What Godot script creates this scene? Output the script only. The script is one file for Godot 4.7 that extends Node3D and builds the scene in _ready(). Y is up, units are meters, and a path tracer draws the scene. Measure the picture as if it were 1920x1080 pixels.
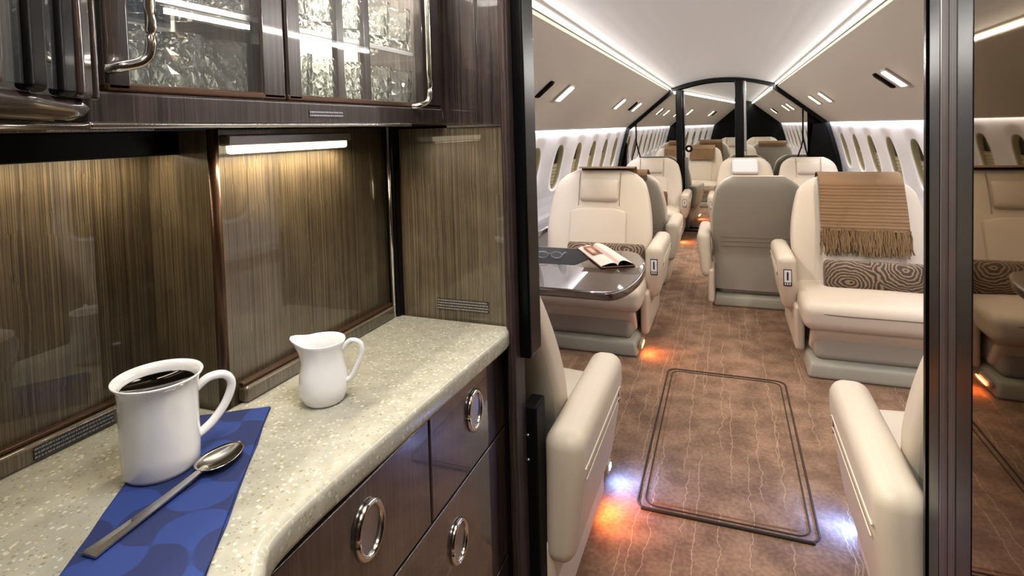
extends Node3D
# Business jet interior seen from the galley. x right, y up, -z runs aft along the cabin; metres.
const XC := -0.05          # cabin centre line
const BULK := -1.2         # galley bulkhead, galley side
const DIV := -7.5          # mirrored bulkhead closing the cabin
const ENDZ := -7.70
const BAY := 0.63
var M := {}
var used := {}
var rng := RandomNumberGenerator.new()

# ------------------------------------------------------------------ scene tree helpers
func numbered(n: String) -> String:
	if not used.has(n):
		used[n] = 0
		return n
	used[n] += 1
	return "%s_%03d" % [n, used[n]]

func meta(o, label := "", category := "", group := "", kind := ""):
	if label: o.set_meta("label", label)
	if category: o.set_meta("category", category)
	if group: o.set_meta("group", group)
	if kind: o.set_meta("kind", kind)
	return o

func thing(called: String, label: String, category: String, at := Vector3.ZERO, turn := 0.0, group := ""):
	var o := Node3D.new()
	o.name = numbered(called)
	add_child(o)
	o.position = at
	o.rotation.y = turn
	return meta(o, label, category, group)

func struct(called: String, label := ""):
	var o := Node3D.new()
	o.name = numbered(called)
	add_child(o)
	return meta(o, label, "", "", "structure")

func part(called: String, mesh: Mesh, mat: Material, parent, at := Vector3.ZERO, rot := Vector3.ZERO):
	var o := MeshInstance3D.new()
	o.mesh = mesh
	o.material_override = mat
	o.cast_shadow = GeometryInstance3D.SHADOW_CASTING_SETTING_ON
	if parent == null:
		o.name = numbered(called)
		add_child(o)
	else:
		o.name = called
		parent.add_child(o, true)
	o.position = at
	o.rotation = rot
	return o

func area(at: Vector3, towards: Vector3, long_axis: Vector3, size: Vector2, energy: float, col: Color, parent = null):
	# size.x runs along long_axis
	var l := AreaLight3D.new()
	l.area_size = size
	l.light_energy = energy
	l.light_color = col
	l.shadow_enabled = true
	l.area_range = 30.0
	l.name = "area_light"
	var p = parent if parent else self
	p.add_child(l, true)
	var z := -towards.normalized()
	var x := (long_axis - z * long_axis.dot(z)).normalized()
	var y := z.cross(x)
	l.global_transform = Transform3D(Basis(x, y, z), at)
	return l

func spot(at: Vector3, towards: Vector3, angle: float, energy: float, col: Color, size: float, parent):
	var l := SpotLight3D.new()
	l.spot_angle = angle
	l.spot_angle_attenuation = 0.7
	l.light_energy = energy
	l.light_color = col
	l.light_size = size
	l.spot_range = 20.0
	l.spot_attenuation = 2.0
	l.shadow_enabled = true
	l.name = "spot_light"
	parent.add_child(l, true)
	var up := Vector3.UP if absf(towards.normalized().y) < 0.95 else Vector3.FORWARD
	l.global_transform = Transform3D(Basis.looking_at(towards, up), at)
	return l

# ------------------------------------------------------------------ mesh helpers
func begin(smooth := true) -> SurfaceTool:
	var st := SurfaceTool.new()
	st.begin(Mesh.PRIMITIVE_TRIANGLES)
	st.set_smooth_group(0 if smooth else -1)
	return st

func finish(st: SurfaceTool) -> ArrayMesh:
	st.generate_normals()
	return st.commit()

func tri(st: SurfaceTool, a: Vector3, b: Vector3, c: Vector3, ua := Vector2.ZERO, ub := Vector2.ZERO, uc := Vector2.ZERO):
	st.set_uv(ua); st.add_vertex(a)
	st.set_uv(ub); st.add_vertex(b)
	st.set_uv(uc); st.add_vertex(c)

func quad(st: SurfaceTool, a: Vector3, b: Vector3, c: Vector3, d: Vector3, ua := Vector2(0, 0), ub := Vector2(1, 0), uc := Vector2(1, 1), ud := Vector2(0, 1)):
	tri(st, a, b, c, ua, ub, uc)
	tri(st, a, c, d, ua, uc, ud)

# plain box, flat faces
func put_box(st: SurfaceTool, c: Vector3, s: Vector3):
	var h := s * 0.5
	var p := []
	for i in 8:
		p.append(c + Vector3(h.x if i & 1 else -h.x, h.y if i & 2 else -h.y, h.z if i & 4 else -h.z))
	for f in [[0, 2, 3, 1], [5, 7, 6, 4], [4, 6, 2, 0], [1, 3, 7, 5], [2, 6, 7, 3], [4, 0, 1, 5]]:
		quad(st, p[f[0]], p[f[1]], p[f[2]], p[f[3]])

func box(s: Vector3) -> ArrayMesh:
	var st := begin(false)
	put_box(st, Vector3.ZERO, s)
	return finish(st)

# rounded box with optional deformation of every vertex; uv from the xy (or zy) face
func rbox(s: Vector3, r: float, seg := 3, deform = null, inner := 0) -> ArrayMesh:
	var h := s * 0.5
	r = minf(r, minf(h.x, minf(h.y, h.z)) * 0.999)
	var lists := []
	for a in 3:
		var l := []
		for k in seg + 1:
			l.append(-h[a] + r * (1.0 - cos(PI / 2 * k / seg)) if false else -h[a] + r * k / seg)
		for k in inner:
			l.append(lerpf(-h[a] + r, h[a] - r, (k + 1.0) / (inner + 1)))
		for k in seg + 1:
			l.append(h[a] - r + r * k / seg)
		lists.append(l)
	var st := begin(true)
	for axis in 3:
		var u := (axis + 1) % 3
		var v := (axis + 2) % 3
		for side in [-1, 1]:
			var grid := []
			var ngrid := []
			for i in lists[u].size():
				var row := []
				var nrow := []
				for j in lists[v].size():
					var p := Vector3.ZERO
					p[axis] = side * h[axis]
					p[u] = lists[u][i]
					p[v] = lists[v][j]
					var inn := Vector3(clampf(p.x, -h.x + r, h.x - r), clampf(p.y, -h.y + r, h.y - r), clampf(p.z, -h.z + r, h.z - r))
					var d := p - inn
					# even spacing round the corner
					var q := inn + d.normalized() * r
					if deform != null:
						q = deform.call(q)
					row.append(q)
					nrow.append(d.normalized())
				grid.append(row)
				ngrid.append(nrow)
			for i in grid.size() - 1:
				for j in grid[0].size() - 1:
					var q := [grid[i][j], grid[i + 1][j], grid[i + 1][j + 1], grid[i][j + 1]]
					var uv := []
					for c in [[i, j], [i + 1, j], [i + 1, j + 1], [i, j + 1]]:
						var pu = lists[u][c[0]] / s[u] + 0.5
						var pv = lists[v][c[1]] / s[v] + 0.5
						uv.append(Vector2(pu, 1.0 - pv) if axis == 2 else Vector2(pv, 1.0 - pu))
					if deform == null:
						# exact normals keep flat faces flat in reflections
						var nq := [ngrid[i][j], ngrid[i + 1][j], ngrid[i + 1][j + 1], ngrid[i][j + 1]]
						for k in ([0, 3, 2, 0, 2, 1] if side > 0 else [0, 1, 2, 0, 2, 3]):
							st.set_normal(nq[k]); st.set_uv(uv[k]); st.add_vertex(q[k])
					elif side > 0:
						quad(st, q[0], q[3], q[2], q[1], uv[0], uv[3], uv[2], uv[1])
					else:
						quad(st, q[0], q[1], q[2], q[3], uv[0], uv[1], uv[2], uv[3])
	return st.commit() if deform == null else finish(st)

# surface through rows of points
func sheet(rows: Array, closed := false, smooth := true, caps := false) -> ArrayMesh:
	var st := begin(smooth)
	put_sheet(st, rows, closed, caps)
	return finish(st)

func put_sheet(st: SurfaceTool, rows: Array, closed := false, caps := false):
	var n: int = rows[0].size()
	var last := n if closed else n - 1
	for i in rows.size() - 1:
		for j in last:
			var k := (j + 1) % n
			var v0 := float(i) / (rows.size() - 1)
			var v1 := float(i + 1) / (rows.size() - 1)
			var u0 := float(j) / last
			var u1 := float(j + 1) / last
			quad(st, rows[i][j], rows[i][k], rows[i + 1][k], rows[i + 1][j], Vector2(u0, v0), Vector2(u1, v0), Vector2(u1, v1), Vector2(u0, v1))
	if caps:
		for e in [0, rows.size() - 1]:
			var mid := Vector3.ZERO
			for p in rows[e]: mid += p
			mid /= n
			for j in n:
				var k := (j + 1) % n
				if e == 0: tri(st, mid, rows[e][k], rows[e][j])
				else: tri(st, mid, rows[e][j], rows[e][k])

# lathe of (radius, y) points round the y axis
func lathe(prof: Array, n := 40, flute := 0.0, flutes := 0) -> ArrayMesh:
	var rows := []
	for p in prof:
		var row := []
		for j in n:
			var a := TAU * j / n
			var r: float = p[0] * (1.0 + (flute * cos(a * flutes) if flutes else 0.0))
			row.append(Vector3(cos(a) * r, p[1], sin(a) * r))
		rows.append(row)
	return sheet(rows, true)

# tube along points, radius may be an array; flat > 1 squashes sideways
func tube(pts: Array, rad, n := 10, aspect := 1.0, up := Vector3.UP) -> ArrayMesh:
	var rows := []
	for i in pts.size():
		var t: Vector3 = (pts[mini(i + 1, pts.size() - 1)] - pts[maxi(i - 1, 0)]).normalized()
		var s := t.cross(up)
		if s.length() < 0.01: s = t.cross(Vector3.RIGHT)
		s = s.normalized()
		var b := s.cross(t).normalized()
		var r: float = rad[i] if rad is Array else rad
		var row := []
		for j in n:
			var a := TAU * j / n
			row.append(pts[i] + s * cos(a) * r * aspect + b * sin(a) * r)
		rows.append(row)
	return sheet(rows, true, true, true)

func curve(pts: Array, n: int) -> Array:
	# Catmull-Rom through the points
	var out := []
	for i in pts.size() - 1:
		var a = pts[maxi(i - 1, 0)]
		var b = pts[i]
		var c = pts[i + 1]
		var d = pts[mini(i + 2, pts.size() - 1)]
		for k in n:
			var t := float(k) / n
			out.append(0.5 * (2.0 * b + (c - a) * t + (2.0 * a - 5.0 * b + 4.0 * c - d) * t * t + (3.0 * b - a - 3.0 * c + d) * t * t * t))
	out.append(pts[-1])
	return out

# polygon in plan (x, y of Vector2 mapped by f(p, h)), extruded from h0 to h1 with rounded rims
func slab(poly: PackedVector2Array, h0: float, h1: float, bevel: float, f: Callable, steps := 4) -> ArrayMesh:
	var sum := 0.0
	for i in poly.size():
		var p := poly[i]
		var q := poly[(i + 1) % poly.size()]
		sum += p.x * q.y - q.x * p.y
	if sum < 0: poly.reverse()
	var n := poly.size()
	var nor := []   # outward, mitred
	for i in n:
		var a := (poly[i] - poly[(i + n - 1) % n]).normalized()
		var b := (poly[(i + 1) % n] - poly[i]).normalized()
		var na := Vector2(a.y, -a.x)
		var nb := Vector2(b.y, -b.x)
		var m := (na + nb).normalized()
		nor.append(m / maxf(0.4, m.dot(na)))
	var rings := []
	for k in steps + 1:
		var t := PI / 2 * k / steps
		rings.append([bevel * (1.0 - sin(t)), h0 + bevel * (1.0 - cos(t))])
	for k in steps + 1:
		var t := PI / 2 * k / steps
		rings.append([bevel * (1.0 - cos(t)), h1 - bevel * (1.0 - sin(t))])
	var rows := []
	for r in rings:
		var row := []
		for i in n:
			row.append(f.call(poly[i] - nor[i] * r[0], r[1]))
		rows.append(row)
	var st := begin(true)
	put_sheet(st, rows, true)
	var idx := Geometry2D.triangulate_polygon(poly)
	st.set_smooth_group(-1)
	for k in range(0, idx.size(), 3):
		tri(st, rows[-1][idx[k]], rows[-1][idx[k + 1]], rows[-1][idx[k + 2]])
		tri(st, rows[0][idx[k + 2]], rows[0][idx[k + 1]], rows[0][idx[k]])
	return finish(st)

func plan(p: Vector2, h: float) -> Vector3: return Vector3(p.x, h, p.y)
func front(p: Vector2, h: float) -> Vector3: return Vector3(p.x, p.y, h)

# ------------------------------------------------------------------ textures and materials
func noise_img(w: int, h: int, freq: float, sd: int, oct := 4, typ := FastNoiseLite.TYPE_SIMPLEX_SMOOTH) -> Image:
	var n := FastNoiseLite.new()
	n.seed = sd
	n.noise_type = typ
	n.frequency = freq
	n.fractal_octaves = oct
	return n.get_seamless_image(w, h)

func tex(im: Image) -> ImageTexture:
	im.generate_mipmaps()
	return ImageTexture.create_from_image(im)

func mat(col: Color, rough := 0.5, metal := 0.0) -> StandardMaterial3D:
	var m := StandardMaterial3D.new()
	m.albedo_color = col
	m.roughness = rough
	m.metallic = metal
	return m

func glow(col: Color, energy: float) -> StandardMaterial3D:
	var m := mat(Color(0.9, 0.9, 0.88), 0.5)
	m.emission_enabled = true
	m.emission = col
	m.emission_energy_multiplier = energy
	return m

func tri_mat(im: Image, scale: float, rough := 0.5, tint := Color.WHITE) -> StandardMaterial3D:
	var m := mat(tint, rough)
	m.albedo_texture = tex(im)
	m.uv1_triplanar = true
	m.uv1_world_triplanar = true
	m.uv1_scale = Vector3.ONE * scale
	return m

func veneer_image(sd: int, lo: Color, hi: Color) -> Image:
	var w := 1024
	var h := 512
	rng.seed = sd
	var big := noise_img(w, h, 0.006, sd, 3)
	var col := PackedFloat32Array()
	col.resize(w)
	for i in w: col[i] = rng.randf()
	var im := Image.create(w, h, false, Image.FORMAT_RGB8)
	var warp := noise_img(w, h, 0.004, sd + 7, 2)
	for y in h:
		for x in w:
			var wob := int(warp.get_pixel(x, y).r * 14.0)
			var c := col[(x / 2 + wob / 5 + w) % w] * 0.65 + col[(x / 7 + wob / 9 + 300) % w] * 0.35
			var v := clampf(c * 0.85 + (big.get_pixel(x, y).r - 0.5) * 0.3 + 0.07, 0, 1)
			im.set_pixel(x, y, lo.lerp(hi, v))
	return im

func carpet_image() -> Image:
	var s := 1536
	var a := noise_img(s, s, 0.006, 5, 4)
	var b := noise_img(s, s, 0.05, 9, 3)
	var lo := Color(0.40, 0.305, 0.235)
	var hi := Color(0.62, 0.495, 0.395)
	var im := Image.create(s, s, false, Image.FORMAT_RGB8)
	rng.seed = 77
	for y in s:
		for x in s:
			var v := a.get_pixel(x, y).r * 0.6 + b.get_pixel(x, y).r * 0.4 + rng.randf() * 0.14 - 0.08
			im.set_pixel(x, y, lo.lerp(hi, clampf((v - 0.2) * 1.5, 0, 1)))
	# pale wavy veins woven along the cabin
	var n := FastNoiseLite.new()
	n.seed = 31
	n.frequency = 0.006
	for k in 38:
		var x0 := rng.randf() * s
		var y0 := int(rng.randf() * s)
		var ln := int(s * rng.randf_range(0.25, 0.8))
		var amp := rng.randf_range(8, 26)
		for t in ln:
			var x := x0 + n.get_noise_2d(t, k * 90) * amp + n.get_noise_2d(t * 4.0, k * 90 + 40) * 5.0
			var fade := 0.62 * clampf(minf(t, ln - t) / 60.0, 0.0, 1.0)
			for d in [-1, 0, 1]:
				var px: int = (int(x) + d + s * 4) % s
				var py := (y0 + t) % s
				var c := im.get_pixel(px, py)
				im.set_pixel(px, py, c.lerp(Color(0.86, 0.77, 0.63), fade * (1.0 if d == 0 else 0.45)))
	return im

func stone_image() -> Image:
	var s := 1024
	var im := Image.create(s, s, false, Image.FORMAT_RGB8)
	rng.seed = 3
	var a := noise_img(s, s, 0.012, 15, 3)
	for y in s:
		for x in s:
			var v := a.get_pixel(x, y).r
			im.set_pixel(x, y, Color(0.565, 0.558, 0.51).lerp(Color(0.645, 0.638, 0.59), v))
	for k in 5200:
		var c := [Color(0.80, 0.79, 0.70), Color(0.50, 0.48, 0.38), Color(0.63, 0.58, 0.45), Color(0.74, 0.74, 0.68), Color(0.40, 0.37, 0.29)][rng.randi() % 5] as Color
		var r := rng.randi_range(1, 5)
		if c.r < 0.45: r = mini(r, 2)
		var cx := rng.randi() % s
		var cy := rng.randi() % s
		var e := rng.randf_range(0.6, 1.5)
		for y in range(-r, r + 1):
			for x in range(-r, r + 1):
				if x * x * e + y * y / e <= r * r:
					var q := Vector2i((cx + x + s) % s, (cy + y + s) % s)
					im.set_pixelv(q, im.get_pixelv(q).lerp(c, 0.65))
	return im

func swirl_image(lo: Color, hi: Color) -> Image:
	var w := 512
	var h := 256
	var n := FastNoiseLite.new()
	n.seed = 12
	n.frequency = 0.0035
	var im := Image.create(w, h, false, Image.FORMAT_RGB8)
	rng.seed = 8
	for y in h:
		for x in w:
			var p := Vector2(x, y)
			var d1 := (p - Vector2(130, 170)).length() * 0.9
			var d2 := (p - Vector2(400, 60)).length()
			var v := minf(d1 + n.get_noise_2d(x, y) * 40.0, d2 * 0.9 + n.get_noise_2d(x + 400, y) * 45.0)
			var sN := sin(v * 0.30)
			var t := smoothstep(-0.2, 0.4, sN) * 0.9 + rng.randf() * 0.1
			im.set_pixel(x, y, lo.lerp(hi, t))
	return im

func damask_image() -> Image:
	# tone-on-tone lobes in blue linen
	var s := 512
	var im := Image.create(s, s, false, Image.FORMAT_RGB8)
	rng.seed = 5
	for y in s:
		for x in s:
			var p := Vector2(x, y) / 128.0
			var q := p * PI
			var w1 := sin(q.x + 0.75 * sin(q.y)) * sin(q.y * 1.0 + 0.55 * sin(q.x))
			var v := smoothstep(-0.05, 0.05, w1) * 0.8 + rng.randf() * 0.2 + (0.1 if (x + y) % 3 == 0 else 0.0)
			im.set_pixel(x, y, Color(0.055, 0.115, 0.30).lerp(Color(0.10, 0.20, 0.46), v))
	return im

func print_image(sd: int, w: int, h: int, lines: int, ink: Color, paper: Color) -> Image:
	# rows of print too small to read in the photograph
	var im := Image.create(w, h, false, Image.FORMAT_RGB8)
	im.fill(paper)
	rng.seed = sd
	var lh := h / lines
	for l in lines:
		var x := 4
		while x < w - 8:
			var ww := rng.randi_range(6, 22)
			for k in range(0, ww, 3):
				im.fill_rect(Rect2i(x + k, l * lh + lh / 4 + rng.randi_range(0, 1), 2, lh / 2), ink)
			x += ww + 5
	return im

func build_materials():
	var leather_n := noise_img(512, 512, 0.06, 21, 3, FastNoiseLite.TYPE_CELLULAR)
	leather_n.bump_map_to_normal_map(1.2)
	var ln := tex(leather_n)
	var leather := func(c: Color, r: float):
		var m := mat(c, r)
		m.normal_enabled = true
		m.normal_texture = ln
		m.normal_scale = 0.18
		m.uv1_triplanar = true
		m.uv1_scale = Vector3.ONE * 5.0
		return m
	M.leather = leather.call(Color(0.755, 0.705, 0.635), 0.48)
	M.shell = leather.call(Color(0.60, 0.575, 0.525), 0.45)
	M.stitch = mat(Color(0.86, 0.82, 0.73), 0.6)
	M.seam = mat(Color(0.45, 0.40, 0.33), 0.7)
	M.base = mat(Color(0.63, 0.62, 0.56), 0.4)
	var ven := veneer_image(2, Color(0.05, 0.038, 0.04), Color(0.29, 0.23, 0.215))
	M.veneer = tri_mat(ven, 2.2, 0.28)
	M.veneer.clearcoat_enabled = true
	M.veneer.clearcoat = 1.0
	M.veneer.clearcoat_roughness = 0.03
	M.splash = tri_mat(veneer_image(4, Color(0.16, 0.135, 0.105), Color(0.46, 0.405, 0.315)), 2.4, 0.3)
	M.splash.clearcoat_enabled = true
	M.splash.clearcoat = 1.0
	M.splash.clearcoat_roughness = 0.02
	M.black = mat(Color(0.022, 0.02, 0.024), 0.3)
	M.black.metallic_specular = 0.28
	M.blackmat = mat(Color(0.03, 0.03, 0.033), 0.6)
	M.blackmat.metallic_specular = 0.2
	M.smoke = mat(Color(0.03, 0.03, 0.026), 0.2)
	M.smoke.metallic_specular = 0.2
	M.chrome = mat(Color(0.80, 0.79, 0.77), 0.16, 1.0)
	M.steel = mat(Color(0.62, 0.62, 0.62), 0.3, 1.0)
	M.mirror = mat(Color(0.50, 0.43, 0.32), 0.02, 1.0)
	M.glassmirror = mat(Color(0.88, 0.88, 0.86), 0.005, 1.0)
	M.bronze = mat(Color(0.30, 0.21, 0.15), 0.3, 0.5)
	M.trimwood = tri_mat(ven.duplicate(), 2.2, 0.45)
	M.trimwood.metallic_specular = 0.3
	M.carpet = tri_mat(carpet_image(), 0.62, 0.95)
	M.groove = mat(Color(0.24, 0.165, 0.12), 0.9)
	M.hatch_shadow = mat(Color(0.13, 0.09, 0.065), 0.8)  # dark brown painted as the shadow along the hatch front
	M.stone = tri_mat(stone_image(), 2.0, 0.22)
	M.ceiling = mat(Color(0.72, 0.72, 0.725), 0.5)
	M.liner = mat(Color(0.68, 0.65, 0.61), 0.6)
	M.wallw = mat(Color(0.84, 0.83, 0.84), 0.5)
	M.reveal = mat(Color(0.62, 0.58, 0.45), 0.6)
	M.shade = mat(Color(0.66, 0.62, 0.50), 0.8)
	M.pane = mat(Color(0.9, 0.95, 0.95, 0.01), 0.0)
	M.pane.transparency = BaseMaterial3D.TRANSPARENCY_ALPHA
	M.darkpane = mat(Color(0.02, 0.022, 0.02), 0.08)
	M.china = mat(Color(0.86, 0.86, 0.87), 0.12)
	M.china.clearcoat_enabled = true
	M.china.clearcoat = 0.6
	M.china.clearcoat_roughness = 0.03
	M.coffee = mat(Color(0.02, 0.013, 0.01), 0.08)
	M.coffee.metallic_specular = 0.3
	M.napkin = mat(Color.WHITE, 0.85)
	M.napkin.albedo_texture = tex(damask_image())
	M.napkin.uv1_triplanar = true
	M.napkin.uv1_scale = Vector3.ONE * 4.2
	M.glass = mat(Color(0.97, 0.98, 0.97, 0.03), 0.0)
	M.glass.refraction_enabled = true
	M.glass.refraction_scale = 0.05
	M.glass.transparency = BaseMaterial3D.TRANSPARENCY_ALPHA
	M.cobalt = mat(Color(0.02, 0.05, 0.12), 0.1)
	M.silverback = mat(Color(0.82, 0.82, 0.79), 0.35)
	M.table = tri_mat(veneer_image(9, Color(0.10, 0.055, 0.035), Color(0.28, 0.17, 0.11)), 1.2, 0.25)
	M.table.clearcoat_enabled = true
	M.table.clearcoat = 1.0
	M.table.clearcoat_roughness = 0.02
	M.paper = mat(Color(0.85, 0.78, 0.74), 0.7)
	M.pillow = mat(Color.WHITE, 0.8)
	M.pillow.albedo_texture = tex(swirl_image(Color(0.17, 0.125, 0.09), Color(0.50, 0.41, 0.31)))
	M.pillow.rim_enabled = true
	M.pillow.rim = 0.3
	var wv := noise_img(256, 256, 0.2, 41, 2)
	var wim := Image.create(256, 256, false, Image.FORMAT_RGB8)
	for y in 256:
		for x in 256:
			wim.set_pixel(x, y, Color(0.38, 0.29, 0.20).lerp(Color(0.58, 0.46, 0.33), clampf(wv.get_pixel(x, y).r, 0, 1)))
	M.throw = tri_mat(wim, 8.0, 0.95)
	M.throw.uv1_world_triplanar = false
	M.fringe = mat(Color(0.34, 0.27, 0.17), 0.95)
	M.fringe2 = mat(Color(0.47, 0.37, 0.25), 0.95)
	M.brown = mat(Color(0.36, 0.22, 0.13), 0.7)
	M.strip = glow(Color(1.0, 0.96, 0.88), 3.0)
	M.lens = glow(Color(1.0, 0.92, 0.82), 9.0)
	M.amber = glow(Color(1.0, 0.50, 0.22), 6.0)
	M.cool = glow(Color(0.72, 0.82, 1.0), 6.0)
	M.under = glow(Color(1.0, 0.93, 0.78), 3.5)
	M.display = mat(Color(0.05, 0.06, 0.05), 0.3)
	M.green = mat(Color(0.25, 0.40, 0.28), 0.4)

# ------------------------------------------------------------------ the cabin section
const WALL := [[1.165, 1.43], [1.185, 1.32], [1.222, 1.18], [1.262, 1.03], [1.293, 0.89], [1.312, 0.775], [1.318, 0.66], [1.31, 0.52], [1.28, 0.3], [1.22, 0.0]]
func wall_x(y: float) -> float:
	for i in WALL.size() - 1:
		if y >= WALL[i + 1][1]:
			return lerpf(WALL[i + 1][0], WALL[i][0], (y - WALL[i + 1][1]) / (WALL[i][1] - WALL[i + 1][1]))
	return WALL[-1][0]

func half_section() -> Array:
	# inner face of the cabin from the ceiling centre out and down to the floor (half width, height)
	var out := []
	for k in 9:
		var t := k / 8.0
		out.append(Vector2(0.6 * t, 1.925 - 0.105 * t * t))
	for k in 7: out.append(Vector2(0.6, 1.80).lerp(Vector2(1.15, 1.352), k / 6.0))
	for k in 20:
		var y := 1.33 - 1.33 * k / 19.0
		out.append(Vector2(wall_x(y) - 0.004, y))
	return out

func strip_sheet(pts: Array, z0: float, z1: float, n: int) -> ArrayMesh:
	# pts: (x, y) offsets; a long panel with thickness between z0 and z1
	var rows := []
	for i in n + 1:
		var z := lerpf(z0, z1, float(i) / n)
		var row := []
		for p in pts: row.append(Vector3(p.x, p.y, z))
		rows.append(row)
	return sheet(rows, true, false, true)

func thick(pts: Array, t: float) -> Array:
	# closed outline from an open polyline, thickened to its left by t
	var out := []
	out.append_array(pts)
	for i in range(pts.size() - 1, -1, -1):
		var d: Vector2 = (pts[mini(i + 1, pts.size() - 1)] - pts[maxi(i - 1, 0)]).normalized()
		out.append(pts[i] + Vector2(-d.y, d.x) * t)
	return out

func build_cabin():
	var z0 := BULK - 0.05
	# floor of the whole aircraft interior
	var fl = struct("floor", "brown carpet with pale wavy veins")
	part("carpet", box(Vector3(3.0, 0.06, 9.1)), M.carpet, fl, Vector3(0, -0.03, -3.2))
	# under-floor access hatch: a welted outline with rounded corners
	var hp := hatch_outline(-0.315, 0.268, -3.18, -1.965, 0.045)
	var welt := []
	for w in [[0.0, 0.0045, M.groove, "hatch_groove"], [0.024, 0.003, M.groove, "hatch_inner_groove"]]:
		var pts := hatch_outline(-0.315 + w[0], 0.268 - w[0], -3.18 + w[0], -1.965 - w[0], 0.045)
		var v := []
		for p in pts: v.append(Vector3(p.x, 0.001, p.y))
		v.append(v[0]); v.append(v[1])
		part(w[3], tube(v, w[1], 8, 1.0), w[2], fl)
	var panel = slab(PackedVector2Array(hatch_outline(-0.272, 0.225, -3.137, -2.008, 0.03)), -0.01, 0.004, 0.004, plan, 2)
	part("hatch_panel", panel, M.carpet, fl)
	part("hatch_shadow_bar", rbox(Vector3(0.55, 0.012, 0.012), 0.005, 2), M.hatch_shadow, fl, Vector3(-0.024, 0.003, -1.963))  # dark bar standing in for shadow at the raised panel's front edge
	# centre ceiling
	var ce = struct("ceiling", "pale grey-white vaulted centre ceiling")
	var arc := []
	for k in 17:
		var t := (k - 8) / 8.0
		arc.append(Vector2(XC + 0.605 * t, 1.925 - 0.105 * t * t))
	part("centre_panel", strip_sheet(thick(arc, 0.04), z0, ENDZ, 1), M.ceiling, ce)
	# sloping side liners and cove backs
	var k0 := 0
	for s in [-1, 1]:
		var nm: String = "trim_%d" % (1 if s < 0 else 2)
		var tr = struct(nm, "taupe sloping ceiling liner above the %s windows" % ("left" if s < 0 else "right"))
		var li := [Vector2(XC + s * 0.628, 1.785), Vector2(XC + s * 1.15, 1.352), Vector2(XC + s * 1.158, 1.338), Vector2(XC + s * 1.168, 1.352), Vector2(XC + s * 0.64, 1.81)]
		part("side_liner", strip_sheet(li, z0, ENDZ, 1), M.liner, tr)
		var bk := [Vector2(XC + s * 0.60, 1.95), Vector2(XC + s * 1.25, 1.45), Vector2(XC + s * 1.33, 1.45), Vector2(XC + s * 0.6, 2.0)]
		part("cove_back", strip_sheet(bk, z0, ENDZ, 1), M.ceiling, tr)
		# bay panels round the windows
		var wl = struct("wall_left" if s < 0 else "wall_right", "white curved cabin side wall")
		var low := []
		for k in 13:
			var y := 0.80 * k / 12.0
			low.append(Vector2(XC + s * wall_x(y), y))
		part("lower_panel", strip_sheet(thick(low, 0.03 * s * -1.0), z0, ENDZ, 1), M.wallw, wl)
		var pl := []
		for k in 9:
			var y := 0.80 + 0.66 * k / 8.0
			pl.append(Vector2(XC + s * wall_x(y), y))
		part("blank_panel", strip_sheet(thick(pl, 0.03 * s * -1.0), z0, -1.645, 1), M.wallw, wl)
		part("blank_panel", strip_sheet(thick(pl, 0.03 * s * -1.0), -7.315, ENDZ, 1), M.wallw, wl)
		var bay := bay_panel(s)
		for k in 23:
			var zc := -1.96 - BAY * k
			if zc < ENDZ + 0.3: break
			part("window_panel", bay, M.wallw, wl, Vector3(XC, 0, zc))
			window_unit(s, zc)
		# dark ledge under the windows
		var ld := [Vector2(XC + s * 1.315, 0.60), Vector2(XC + s * 1.315, 0.635), Vector2(XC + s * 1.19, 0.635), Vector2(XC + s * 1.18, 0.628), Vector2(XC + s * 1.18, 0.60)]
		part("side_ledge", strip_sheet(ld, -1.5, DIV + 0.06, 1), M.table, wl)
	var ew = struct("wall_end", "dark wall behind the mirrored bulkhead")
	part("panel", box(Vector3(3.2, 2.3, 0.05)), M.black, ew, Vector3(XC, 1.0, ENDZ))

func hatch_outline(x0: float, x1: float, zz0: float, zz1: float, r: float) -> Array:
	var out := []
	for c in [[x1 - r, zz1 - r, 0.0], [x0 + r, zz1 - r, 90.0], [x0 + r, zz0 + r, 180.0], [x1 - r, zz0 + r, 270.0]]:
		for k in 6:
			var a := deg_to_rad(c[2] + 90.0 * k / 5)
			out.append(Vector2(c[0] + cos(a) * r, c[1] + sin(a) * r))
	return out

const WCY := 1.03
func win_pt(a: float, kx := 1.0) -> Vector2:
	var c := cos(a)
	var s := sin(a)
	return Vector2(signf(c) * pow(absf(c), 0.8) * 0.128 * kx, signf(s) * pow(absf(s), 0.8) * 0.185 * kx)

func bay_panel(s: int) -> ArrayMesh:
	var n := 40
	var rows := []
	for f in [0.0, 0.04, 0.35, 0.7, 1.0]:
		var row := []
		for j in n:
			var a := TAU * j / n + 0.001
			var p := win_pt(a)
			var d := Vector2(cos(a), sin(a))
			var lim_y := 0.43 if d.y > 0 else 0.23
			var t := minf(0.315 / maxf(absf(d.x), 1e-4), lim_y / maxf(absf(d.y), 1e-4))
			var q := p.lerp(d * t, f)
			var y := WCY + q.y
			row.append(Vector3(s * (wall_x(y) + (0.006 if f == 0.0 else 0.0)), y, q.x))
		rows.append(row)
	# square the corners of the outermost ring
	for c in [Vector2(0.315, 0.43), Vector2(-0.315, 0.43), Vector2(0.315, -0.23), Vector2(-0.315, -0.23)]:
		var best := 0
		var bd := 9.0
		for j in n:
			var dd := Vector2(rows[-1][j].z - c.x, rows[-1][j].y - WCY - c.y).length()
			if dd < bd:
				bd = dd
				best = j
		rows[-1][best] = Vector3(s * wall_x(WCY + c.y), WCY + c.y, c.x)
	return sheet(rows, true)

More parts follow.
